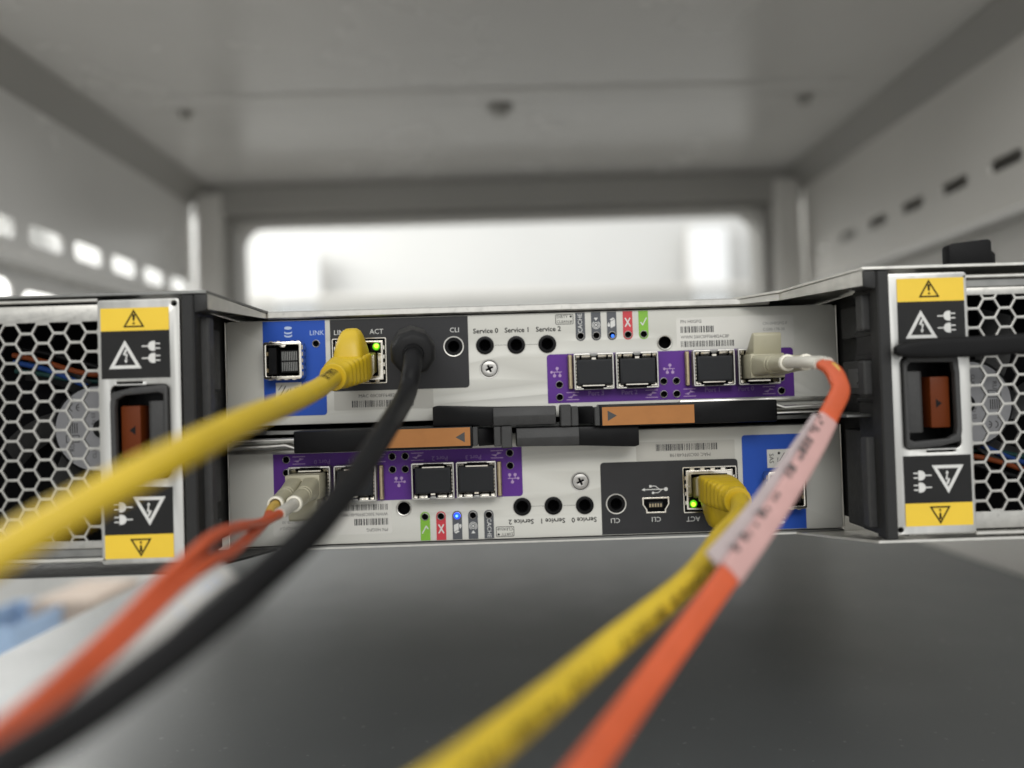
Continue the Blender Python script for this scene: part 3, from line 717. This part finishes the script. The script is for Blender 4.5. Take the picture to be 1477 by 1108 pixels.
port_plug(-68.8, -PZ, 'black plug in the lower controller port half hidden by the thick black cable')

# ================================================================== POWER SUPPLIES
def clip_poly(P, x0, x1, z0, z1):
    def cut(P, f, g):
        out = []
        for i, p in enumerate(P):
            q = P[(i+1) % len(P)]; a, b = f(p), f(q)
            if a >= 0: out.append(p)
            if (a >= 0) != (b >= 0): t = a/(a-b); out.append((p[0]+(q[0]-p[0])*t, p[1]+(q[1]-p[1])*t))
        return out
    for f in (lambda p: p[0]-x0, lambda p: x1-p[0], lambda p: p[1]-z0, lambda p: z1-p[1]):
        P = cut(P, f, None)
        if len(P) < 3: return None
    xs = [p[0] for p in P]; zs = [p[1] for p in P]
    return P if (max(xs)-min(xs) > .8 and max(zs)-min(zs) > .8) else None
def warning_sticker(root, flip):
    """yellow and black warning sticker; flip: the inverted one at the bottom"""
    s = -1 if flip else 1
    st = bpy.data.objects.new('warning_sticker', None)
    zc = 25.0 if not flip else -29.2
    mx = lambda x: x if not flip else -258.2 - x
    if not flip: y0, y1, b0, b1 = 32.4, 39.8, 17.0, 32.4
    else: y0, y1, b0, b1 = -40.8, -33.2, -33.2, -18.2
    S = plate('warning_sticker', rrect(-140.9, -118.9, b0, b1-.02 if not flip else b1, .2), [], -48.16, .1, ('black_sticker',), root)
    if flip: pass
    plate('yellow_band', rrect(-140.9, -118.9, y0+.01, y1, .25), [], -48.17, .11, ('yellow',), S)
    f = (lambda z: z) if not flip else (lambda z: -1.0 - z)     # point mirror for the inverted one
    X = (lambda x: x) if not flip else (lambda x: -259.6 - x)
    p = Print(-48.22)
    def tri(cx, z0, z1, w, t):
        P = [(cx-w/2, z0), (cx+w/2, z0), (cx, z1)]; g = ((cx), z0+(z1-z0)/3); k = 1 - t/((z1-z0)/3)
        Q = [(g[0]+(q[0]-g[0])*k, g[1]+(q[1]-g[1])*k) for q in P]
        return [(X(q[0]), f(q[1])) for q in P], [(X(q[0]), f(q[1])) for q in Q]
    A, B_ = tri(-130.2, 33.5, 39.3, 6.9, .5)
    p.band(A, B_)
    p.poly([(X(q[0]), f(q[1])) for q in ((-130.65, 37.7), (-130.5, 35.6), (-129.9, 35.6), (-129.75, 37.7))])
    p.circle(X(-130.2), f(34.75), .38, 12)
    p.build('hazard_mark', 'ink_black', S)
    p = Print(-48.22)
    A, B_ = tri(-133.2, 20.2, 29.4, 10.4, 1.05)
    p.band(A, B_)
    for q in ([(-133.2, 26.4), (-132.5, 26.4), (-133.0, 24.9), (-133.9, 24.6)], [(-133.75, 24.65), (-132.3, 24.95), (-132.75, 24.25), (-133.0, 24.4)], [(-132.9, 24.6), (-132.3, 24.95), (-132.8, 22.9), (-133.1, 22.9)], [(-133.5, 22.9), (-132.35, 23.0), (-132.95, 21.9)]):
        p.poly([(X(a), f(b)) for a, b in q])
    for zc in (27.3, 23.4):
        pts = [(-123.5, zc-1.6)] + [(-124.2 + 1.6*math.cos(math.radians(a)), zc + 1.6*math.sin(math.radians(a))) for a in range(270, 89, -18)] + [(-123.5, zc+1.6)]
        p.poly([(X(a), f(b)) for a, b in pts])
        for x0, x1, dz in ((-127.8, -125.75, 0), (-123.4, -121.9, .75), (-123.4, -121.9, -.75)):
            p.poly([(X(a), f(b)) for a, b in ((x0, zc+dz-.2), (x1, zc+dz-.2), (x1, zc+dz+.2), (x0, zc+dz+.2))])
    p.build('voltage_mark', 'ink_white', S)
    return S
def make_psu(loc, rot, label, right):
    root = thing('power_supply', label, 'power supply', loc, 'power supplies', rot)
    F = plate('face_panel', rrect(-142.0, -115.6, -42.6, 42.6, 1.0), [rrect(-138.2, -119.4, -15.6, 14.9, 2.0), rrect(-136.2, -126.8, 15.2, 16.0, .2), circ(-117.3, 40.9, .9, 14)], -48.0, 1.6, ('steel_brushed',), root, .35)
    MB().box(-142, -141, -46.3, -42, -42.4, 42.4, .2).box(-116.6, -115.7, -46.3, -30, -42.4, 42.4, .2).build('panel_flange', 'steel', root)
    MB().box(-117.9, -116.7, -46.9, -46.3, 40.3, 41.5).build('screw_hole', 'cavity', root)
    warning_sticker(root, False); warning_sticker(root, True)
    # handle recess
    out = [(-138.0, -10), (-137.4, -15.4), (-122, -15.4), (-119.6, -13.5), (-119.6, 14.2), (-121, 14.7), (-131, 14.0), (-137.4, 12.6), (-138.1, 9)]
    k = [(-136.2, -9.5), (-135.6, -13.2), (-122, -13.4), (-120.9, -12), (-120.9, 11.6), (-122.5, 12.3), (-133.4, 11.6), (-136, 10.2), (-136.4, 7.6)]
    Rc = plate('handle_recess', out, [k], -49.2, 2.5, ('grey_plastic',), root, .5)
    MB().box(-138.2, -119.4, -37.5, -36.5, -15.6, 14.9).box(-138.2, -137.6, -46.6, -37.5, -15.6, 14.9).box(-120, -119.4, -46.6, -37.5, -15.6, 14.9).box(-137.6, -120, -46.6, -37.5, 14.3, 14.9).box(-137.6, -120, -46.6, -37.5, -15.6, -15).build('recess_box', 'black_gloss', Rc)
    La = MB().box(-136.0, -129.6, -46.2, -37.6, -8.6, 8.2, .5, seg=2).build('release_latch', 'rust', root)
    p = Print(-46.24); p.poly([(-133.3, .2), (-131.3, 1.7), (-131.3, -1.3)]); p.build('arrow', 'ink_black', La)
    MB().prism([(-127.4, -38), (-127.0, -46.0), (-125.6, -47.6), (-121.4, -47.6), (-121.0, -38)], 'z', -10.6, 9.6, .4).build('pull_grip', 'grey_plastic', root)
    # grille
    holes = []
    dx, dz, rad = 5.28, 6.3, 3.13
    for i in range(14):
        for j in range(-7, 8):
            cx = -144.7 - dx*i; cz = j*dz + (0 if i % 2 else dz/2) + 1.0
            h = clip_poly([(cx + rad*math.cos(math.radians(60*q)), cz + rad*math.sin(math.radians(60*q))) for q in range(6)], -217, -142.7, -35.0, 36.0)
            if h: holes.append(h)
    plate('grille', rrect(-220, -142.2, -37.4, 41.4), holes, -46.6, .9, ('grille_steel',), root, .12)
    MB().box(-221, -142.1, -47.6, -46.4, 42.2, 43.4, .3).build('top_strip', 'steel', root)
    MB().box(-221, -142.1, -44.5, -43.5, 40.8, 42.2).build('shadow_gap', 'black_plastic', root)  # black strip put in as the shadow below the top strip
    MB().box(-221, -140.6, -46.4, -45.0, -40.3, -37.5, .3).build('lower_rail', 'steel_dark', root)
    MB().box(-221, -140.6, -48.0, -46.6, -41.6, -40.4, .3).build('bottom_strip', 'steel', root)
    if right: pass
    MB().box(-221, -141.8, -20, -18, -40, 42).box(-221, -220, -45, -20, -40, 42).box(-220, -141.8, -45.6, -20, 41.6, 42.1).box(-220, -141.8, -45, -20, -40.2, -39.6).box(-142.9, -142.1, -45.6, -20, -39.5, 41).build('inner_box', 'cavity', root)
    # fan behind the grille
    Fn = MB().lathe([(15.6, -24), (15.4, -34.8), (14.8, -35.5), (0, -35.5)], -149.0, .9, 40).build('fan_hub', 'black_gloss', root)
    MB().lathe([(14.3, -35.52), (14.2, -35.62), (0, -35.62)], -149.0, .9, 40).build('hub_label', 'hub_label', Fn)
    MB().lathe([(2.6, -35.63), (3.2, -36.3), (0, -36.4)], -147.2, .9, 24).build('hub_cap', 'black_gloss', Fn)
    p = Print(-35.68)
    p.arc(-157.2, 8.2, .95, 1.3, 100, 260); p.arc(-155.0, 8.2, .95, 1.3, 100, 260); p.rect(-156.0, -155.1, 8.05, 8.35)
    p.text('W', -158.6, 5.6, 1.6, 90); p.text('Rz 03', -150.4, 4.2, 1.8, 90); p.text('CLX', -150.2, -7.4, 1.8, 90)
    for kx in range(5): p.rect(-159.2 + kx*.75, -158.8 + kx*.75, -.4, 3.0)
    p.frame(-159.8, -155.2, -3.6, -1.0, .3, .3); p.text('RU', -157.6, -5.2, 2.2, 90)
    p.build('hub_print', 'ink_grey', Fn)
    for q in range(7):
        a = 2*math.pi*q/7
        mb = MB(); sec = []
        for rr_ in (15.7, 22, 29, 35):
            d = Vector((math.cos(a + rr_*.02), 0, math.sin(a + rr_*.02))); u = Vector((0, .55, 0)) + Vector((-d.z, 0, d.x))*.8
            u.normalize(); sec.append((Vector((-149.0, -28, .9)) + d*rr_, u, d.cross(u).normalized(), 11, .9, 3))
        mb2 = mb.loft(sec, 12)
        for v in mb2.bm.verts: v.co.x = min(v.co.x, -143.2)
        mb2.build('fan_blade', 'black_plastic', Fn)
    for P_, m_, r_ in (([(-180, -42.8, 27), (-170, -43, 24.6), (-162, -43, 21.8), (-154, -42.6, 19.6), (-148, -38, 19)], 'wire_orange', .95),
                       ([(-180, -42.5, 24.5), (-170, -42.6, 22), (-162, -42.6, 18.8), (-155, -42.2, 15.4), (-150, -37, 13.6)], 'wire_blue', .95),
                       ([(-180, -41.5, 21.5), (-170, -42.3, 20), (-160, -42, 17.8), (-152, -40, 17)], 'wire_green', .9),
                       ([(-180, -41, 29.5), (-170, -41.2, 27.5), (-160, -41, 24.5), (-151, -39, 21.5)], 'black_pvc', .9)):
        MB().tube(catmull([(a, b+12, c) for a, b, c in P_], 6), r_, 12).build('wire', m_, root)
    return root
make_psu((0, 0, 3.75), (0, 0, 0), 'left power supply with hexagon grille, its latch arrow pointing left behind the yellow cable', False)
make_psu((-1.4, 0, 4.9), (0, math.pi, 0), 'right power supply with hexagon grille, crossed by a black strap above its latch', True)

# strap across the right supply and the black clip on top
st = thing('retaining_strap', 'black rounded strap lying across the right power supply above its latch', 'strap', (0, 0, 0))
mb = MB()
X_, Z_ = Vector((0, 1, 0)), Vector((0, 0, 1))
secs = []
for x, h, zc in ((113.7, .6, 22.2), (114.0, 2.4, 22.2), (115.2, 3.9, 22.2), (118, 5.0, 22.3), (122, 5.9, 22.45), (128, 6.5, 22.6), (140, 6.6, 22.7), (155, 6.4, 23.2), (175, 6.3, 23.8), (200, 6.2, 24.4), (219, 6.2, 24.8)):
    secs.append((Vector((x, -52.5 - (.0 if x < 140 else (x-140)*.06), zc)), X_, Z_, min(3.2, h), h, 3.2))
mb.loft(secs, 24).build('strap_body', 'black_pvc', st)
MB().box(212, 220, -60, -46.9, 20, 29, .6).build('strap_anchor', 'black_plastic', st)
ck = thing('cable_clip', 'black plastic clip standing on the top edge of the right power supply', 'clip', (0, 0, 0))
MB().prism([(135.6, 49.9), (149.8, 49.9), (149.8, 57.3), (149.0, 58.1), (143, 57.6), (136.6, 56.9), (135.6, 56.0)], 'y', -47.5, -43, .5).build('clip_body', 'black_pvc', ck)
MB().prism([(149.9, 49.95), (151.2, 50.2), (151.2, 53.2), (149.9, 54.6)], 'y', -47, -43.5, .3).build('clip_tooth', 'black_pvc', ck)

# ================================================================== CABLES
def boot(root, P0, P1, up, gap):
    """yellow snagless plug: P0 at the jack, P1 at the cable end"""
    P0, P1 = Vector(P0), Vector(P1); a = (P1-P0).normalized(); L = (P1-P0).length
    u = Vector((1, 0, 0)); u = (u - a*u.dot(a)).normalized(); v = a.cross(u); v = v if v.z*up > 0 else -v
    at = lambda t: P0 + a*(L*t)
    # clear plug body going into the jack
    q = Vector((P0.x, 1.2, 26.0*up if False else P0.z + (0 - P0.y)*.12*up))
    MB().loft([(Vector((P0.x, 2.6, P0.z + up*1.2)), u, v, 11.7, 8.2, 12), (P0 - a*0, u, v, 11.7, 8.2, 12), (at(.16), u, v, 11.6, 8.2, 12)], 28).build('clear_plug', 'clear_plug', root)
    secs = [(at(.10), u, v, 12.6, 9.8, 9), (at(.12), u, v, 13.0, 10.2, 9), (at(.26), u, v, 13.0, 10.4, 8)]
    n = 5
    for k in range(n):
        t0 = .30 + k*.115; f = k/(n-1)
        w = 13.0 - 2.6*f; h = 10.4 - .7*f; pw = 7 - 3.6*f
        for dt, d in ((0, -.75), (.03, .0), (.06, .0), (.085, -.75)): secs.append((at(t0+dt), u, v, w+d, h+d, pw))
    secs += [(at(.90), u, v, 9.2, 9.0, 2.4), (at(.95), u, v, 9.5, 9.5, 2), (at(.99), u, v, 9.5, 9.5, 2), (at(1.0), u, v, 9.0, 9.0, 2)]
    MB().loft(secs, 36).build('strain_boot', 'yellow_boot', root)
    # hood over the latch
    hs = []
    for h, w, l, sh, pw in ((3.2, 11.2, 15, 7.5, 5), (6.0, 10.8, 13.5, 7.2, 4.5), (9.0, 9.6, 11.5, 7.0, 4), (11.6, 8.2, 9.4, 6.6, 3.4), (13.4, 6.4, 6.8, 6.0, 3), (14.3, 4.0, 4.0, 5.6, 2.6)):
        hs.append((P0 + a*sh + v*h, u, a, w, l, pw))
    hd = MB().loft(hs, 28).build('latch_hood', 'yellow_boot', root)
    return a, u, v
def tube_marks(pts, r, s0, s1, ang, seed):
    """dark print running along a round cable: short curved strokes on its skin"""
    fr = frames(pts); d = [0]
    for i in range(1, len(fr)): d.append(d[-1] + (fr[i][0]-fr[i-1][0]).length)
    rr = random.Random(seed); mb = MB(); s = s0
    def pt(s_, a_):
        for i in range(len(d)-1):
            if d[i] <= s_ <= d[i+1]:
                t = (s_-d[i])/(d[i+1]-d[i]+1e-9); p = fr[i][0].lerp(fr[i+1][0], t); u = fr[i][1].lerp(fr[i+1][1], t); v = fr[i][2].lerp(fr[i+1][2], t)
                return p + (u*math.cos(a_) + v*math.sin(a_))*(r+.04)
        return fr[-1][0]
    def patch(sa, sb, a0, a1):
        k = 4
        for i in range(k):
            q = [(sa, a0+(a1-a0)*i/k), (sb, a0+(a1-a0)*i/k), (sb, a0+(a1-a0)*(i+1)/k), (sa, a0+(a1-a0)*(i+1)/k)]
            mb.bm.faces.new([mb.bm.verts.new(pt(x, y)) for x, y in q])
    while s < min(s1, d[-1]-3):
        if rr.random() < .16: s += rr.choice((1.8, 5.0)); continue
        patch(s, s+.5, ang-.5, ang+.5)
        z = rr.choice((-.28, 0, .24)); patch(s+.52, s+1.25, ang+z-.1, ang+z+.1)
        if rr.random() < .6: patch(s+1.27, s+1.8, ang-.48, ang+.48)
        s += rr.choice((2.1, 2.3, 2.6))
    return mb

c1 = thing('network_cable', 'yellow network cable plugged into the upper controller and running out of frame at left', 'network cable', (0, 0, 0), 'yellow network cables')
P0, P1 = (-66.4, -5.5, 25.0), (-69.7, -34.5, 19.6)
boot(c1, P0, P1, 1, 0)
path = catmull([(-69.3, -31, 20.2), (-69.7, -36.5, 19.2), (-69.8, -56.4, 15.3), (-69.9, -90, 11.0), (-69.9, -124.3, 7.2), (-71.3, -156, 2.2), (-77.8, -169.0, -2.9), (-85.7, -177.9, -8.6), (-93, -186, -14.5), (-110, -204, -28)], 8)
MB().tube(path, 3.2, 28).build('cable_jacket', 'yellow_pvc', c1)
tube_marks(path, 3.2, 5, 22, 1.2, 3).build('cable_print', 'ink_black', c1)
c2 = thing('network_cable', 'yellow network cable plugged into the lower controller and running down to the bottom edge', 'network cable', (0, 0, 0), 'yellow network cables')
boot(c2, (66.4, -5.5, -25.2), (67.2, -34.8, -26.8), -1, 0)
path = catmull([(67.1, -31, -26.6), (67.4, -36.5, -27.1), (62, -52, -29.6), (51.6, -70, -32.0), (33.9, -104, -36.0), (9.1, -137, -41.2), (-6.0, -160, -43.3), (-19.2, -182, -43.6), (-32, -202, -44.0), (-46, -225, -45)], 8)
MB().tube(path, 3.2, 28).build('cable_jacket', 'yellow_pvc', c2)
tube_marks(path, 3.2, 40, 250, 0.3, 5).build('cable_print', 'ink_black', c2)

c3 = thing('console_cable', 'thick black cable with round plug in the upper controller, sweeping down to lower left', 'cable', (0, 0, 0))
A0, A1 = Vector((-45.6, -7.5, 31.6)), Vector((-42.4, -31.5, 27.0)); ax = (A1-A0).normalized()
u = (Vector((1, 0, 0)) - ax*ax.x).normalized(); v = ax.cross(u)
MB().loft([(A0 + ax*t, u, v, w, w, 2) for t, w in ((-4, 12.4), (-3, 14.2), (0, 15.4), (8, 15.9), (20, 16.3), (23.4, 15.9), (24.8, 14.4), (25.4, 12.2), (25.5, 7.0))], 10).build('plug_body', 'plug_black', c3)
MB().box(-49.2, -42.0, -4, .6, 30.2, 34.0, .3).build('plug_tip', 'nickel', c3)
MB().loft([(A1 + ax*t, u, v, w, w, 2) for t, w in ((-2, 7.8), (1.0, 7.4), (3, 6.6))], 28).build('plug_neck', 'black_pvc', c3)
path = catmull([(-42.6, -29, 27.2), (-42.1, -35.5, 25.2), (-41.9, -41.5, 21.0), (-43.1, -49, 12.6), (-44.3, -88, 2.4), (-46.5, -117, -6.5), (-49.4, -143, -13.6), (-54.6, -160, -19.2), (-62.1, -173.4, -25.7), (-72.6, -184, -32.9), (-79.0, -190.6, -36.2), (-88, -199, -40.5), (-105, -214, -49)], 8)
MB().tube(path, 3.15, 28).build('cable_jacket', 'black_pvc', c3)

def lc_duplex(root, sx, sz, yr, droop):
    """beige duplex fibre connector plugged in at (sx, sz); its boots end at depth yr, sagging by droop"""
    sg = 1 if sz > 0 else -1
    MB().box(sx-6.4, sx+6.4, -12.5, 1, sz-4.6, sz+4.6, .5, seg=2).build('connector_body', 'lc_beige', root)
    mb = MB(); zt = sz + sg*4.6
    mb.prism([(-12.4, zt - sg*.6), (-13.2, zt + sg*6.8), (-12.2, zt + sg*7.8), (-10.6, zt + sg*7.4), (-4.0, zt + sg*1.4), (-4.0, zt - sg*.6)], 'x', sx-5.2, sx+5.2, .3)
    mb.build('release_clip', 'lc_beige', root)
    k = -yr/35.0; U, V = Vector((1, 0, 0)), Vector((0, 0, 1))
    for dx in (-3.1, 3.1):
        c = lambda y: Vector((sx+dx, y*k if y < -16 else y, sz - droop*max(0, (-y-10)/25)))
        secs = [(c(-10), U, V, 6.2, 8.2, 5), (c(-15), U, V, 6.1, 7.6, 3.6), (c(-20), U, V, 6.0, 6.6, 2.4)]
        for y in (-22, -24.4): secs += [(c(y), U, V, 6.0, 6.2, 2), (c(y-.25), U, V, 5.5, 5.6, 2), (c(y-.8), U, V, 5.5, 5.6, 2), (c(y-1.05), U, V, 5.9, 6.0, 2)]
        secs += [(c(-28), U, V, 5.6, 5.6, 2), (c(-34), U, V, 5.3, 5.3, 2)]
        MB().loft(secs, 28).build('connector_boot', 'lc_beige', root)
        e = c(-34.6)
        MB().lathe([(1.9, e.y+1), (2.75, e.y+1), (2.85, e.y), (2.7, e.y-.7), (2.1, e.y-.9), (1.9, e.y-.4)], e.x, e.z, 28).build('boot_rim', 'lc_rim', root)
def zip_path(path, offs):
    """two cords side by side along a centre line; offs(t) gives the half offset vector"""
    n = len(path); return [[p + offs(i/(n-1))*s for i, p in enumerate(path)] for s in (-1, 1)]

# right fibre cable
f1 = thing('fibre_cable', 'orange duplex fibre cable from the upper controller with a pink label sleeve, hanging at right', 'fibre cable', (0, 0, 0), 'orange fibre cables')
lc_duplex(f1, 86.8, 19.9, -41, 0.2)
Z0 = 19.7
for dx, ze in ((-3.1, 19.4), (3.1, 19.2)):
    MB().tube(catmull([(86.8+dx, -39, 19.7), (86.9+dx*.9, -46, 19.6), (87.8+dx*.7, -53, 19.2), (88.9+dx*.5, -57, 18.5)], 6), [1.95]*13 + [1.9]*6, 20).build('cord_sleeve', 'lc_white', f1)
cl = catmull([(88.9, -56, 18.8), (90.8, -58.8, 16.4), (91.6, -61, 13.0), (90.9, -63.6, 9.6), (84.9, -70.4, 3.8), (73.1, -84.5, -6.0), (55.6, -100.0, -21.9), (39.8, -113.6, -34.0), (17.3, -141.2, -45.8), (0.3, -167.9, -51.3), (-9, -182, -54.0), (-30, -212, -58)], 8)
d0, d1, d2 = Vector((1.45, 0, -.1)), Vector((1.28, .1, -.66)), Vector((1.15, .1, -.88))
off = lambda t: d0.lerp(d1, min(1, t/.3)) if t < .3 else d1.lerp(d2, min(1, (t-.3)/.3))
cords = zip_path(cl, off)
mb = MB(); secs = []
for i, p in enumerate(cl):
    d = (cl[min(i+1, len(cl)-1)] - cl[max(i-1, 0)]).normalized(); s = off(i/(len(cl)-1)).normalized(); s = (s - d*s.dot(d)).normalized()
    secs.append((p, s, d.cross(s), 5.9, 3.0, 3.0))
mb.loft(secs, 28).build('fibre_cord', 'orange_pvc', f1)
MB().tube([p + Vector((1.0, -.5, .9)) for p in cl[4:15]], [.3, .5, .65, .7, .7, .65, .6, .5, .4, .3, .2], 12).build('strength_yarn', 'gold', f1)
def sleeve(i0, i1, w0, w1, sh0, sh1, th, name, m, root, pts, offf, n=10):
    secs = []
    tot = len(pts)-1
    for k in range(n+1):
        t = i0 + (i1-i0)*k/n; i = int(t); fr_ = t-i; p = pts[i].lerp(pts[min(i+1, tot)], fr_)
        d = (pts[min(i+1, tot)] - pts[max(i-1, 0)]).normalized(); s = offf(t/tot).normalized(); s = (s - d*s.dot(d)).normalized(); nn = d.cross(s)
        f = k/n; secs.append((p + s*(sh0+(sh1-sh0)*f), s, nn, w0+(w1-w0)*f, th, 4))
    return MB().loft(secs, 24).build(name, m, root)
I0, I1 = 34.5, 55.5
sl = sleeve(I0, I1, 6.2, 6.8, .0, .0, 3.6, 'label_sleeve', 'flag_pink', f1, cl, off)
fl = sleeve(I0+.6, I1+.2, 1.4, 4.4, -3.6, -5.3, .9, 'label_flag', 'flag_mauve', f1, cl, off)
rr = random.Random(11)
def flag_marks(pts, offf, i0, i1, sh0, sh1, dn, root, m, wid, dens):
    mb = MB(); tot = len(pts)-1; t = i0
    while t < i1:
        l = rr.uniform(.25, .6)
        for row in range(2):
            if rr.random() < dens:
                def q(tt, w):
                    i = int(tt); p = pts[i].lerp(pts[min(i+1, tot)], tt-i); d = (pts[min(i+1, tot)] - pts[max(i-1, 0)]).normalized(); s = offf(tt/tot).normalized(); s = (s-d*s.dot(d)).normalized(); nn = d.cross(s)
                    if nn.y > 0: nn = -nn
                    f = (tt-i0)/(i1-i0); return p + s*(sh0+(sh1-sh0)*f + w) + nn*dn
                w0 = -wid + row*wid
                mb.bm.faces.new([mb.bm.verts.new(x) for x in (q(t, w0+.1), q(t+l, w0+.1), q(t+l, w0+wid-.1), q(t, w0+wid-.1))])
        t += l + rr.choice((.2, .3, .9))
    return mb.build('label_print', m, root)
flag_marks(cl, off, I0+1.2, I1-1, -2.2, -3.2, 2.0, sl, 'ink_grey', 1.25, .66)

# left fibre cable
f2 = thing('fibre_cable', 'orange fibre cable from the inverted lower port with white flag label, leaving at left', 'fibre cable', (0, 0, 0), 'orange fibre cables')
lc_duplex(f2, -86.8, -19.9, -35.5, 3.0)
MB().tube(catmull([(-83.7, -33, -22.8), (-83.7, -42, -23.2), (-83.9, -51.5, -23.9)], 6), 1.95, 20).build('cord_sleeve', 'lc_white', f2)
MB().tube(catmull([(-89.9, -33, -22.8), (-89.9, -39, -23.4), (-88.8, -46, -24.6)], 6), 1.6, 16).build('cord_core', 'gold', f2)
ca = catmull([(-83.9, -50.5, -23.8), (-84.3, -56, -24.0), (-84.2, -70, -23.8), (-81.2, -96, -20.6), (-78.6, -120, -18.8), (-78.6, -133, -20.6), (-80.6, -144, -24.1), (-86.2, -157, -32.0), (-89.3, -179.3, -37.2), (-98, -196, -42), (-112, -214, -49)], 8)
cb = catmull([(-89.0, -45, -24.4), (-87.9, -51, -25.2), (-86.2, -62, -25.8), (-82.6, -84, -25.4), (-78.0, -112, -24.2), (-76.3, -131, -22.9), (-78.9, -143, -26.0), (-84.6, -157, -33.7), (-87.9, -179.3, -38.6), (-96, -196, -44), (-110, -214, -51)], 8)
for cpts in (ca, cb): MB().tube(cpts, 1.5, 18).build('fibre_cord', 'orange_pvc', f2)
offl = lambda t: Vector((.75, .05, -.66))
fl2 = sleeve(37.5, 66, 4.8, 2.6, 4.1, 3.0, .7, 'label_flag', 'flag_white', f2, cb, offl, 16)
flag_marks(cb, offl, 39.5, 50, 4.2, 3.8, .42, fl2, 'ink_lightblue', .9, .55)
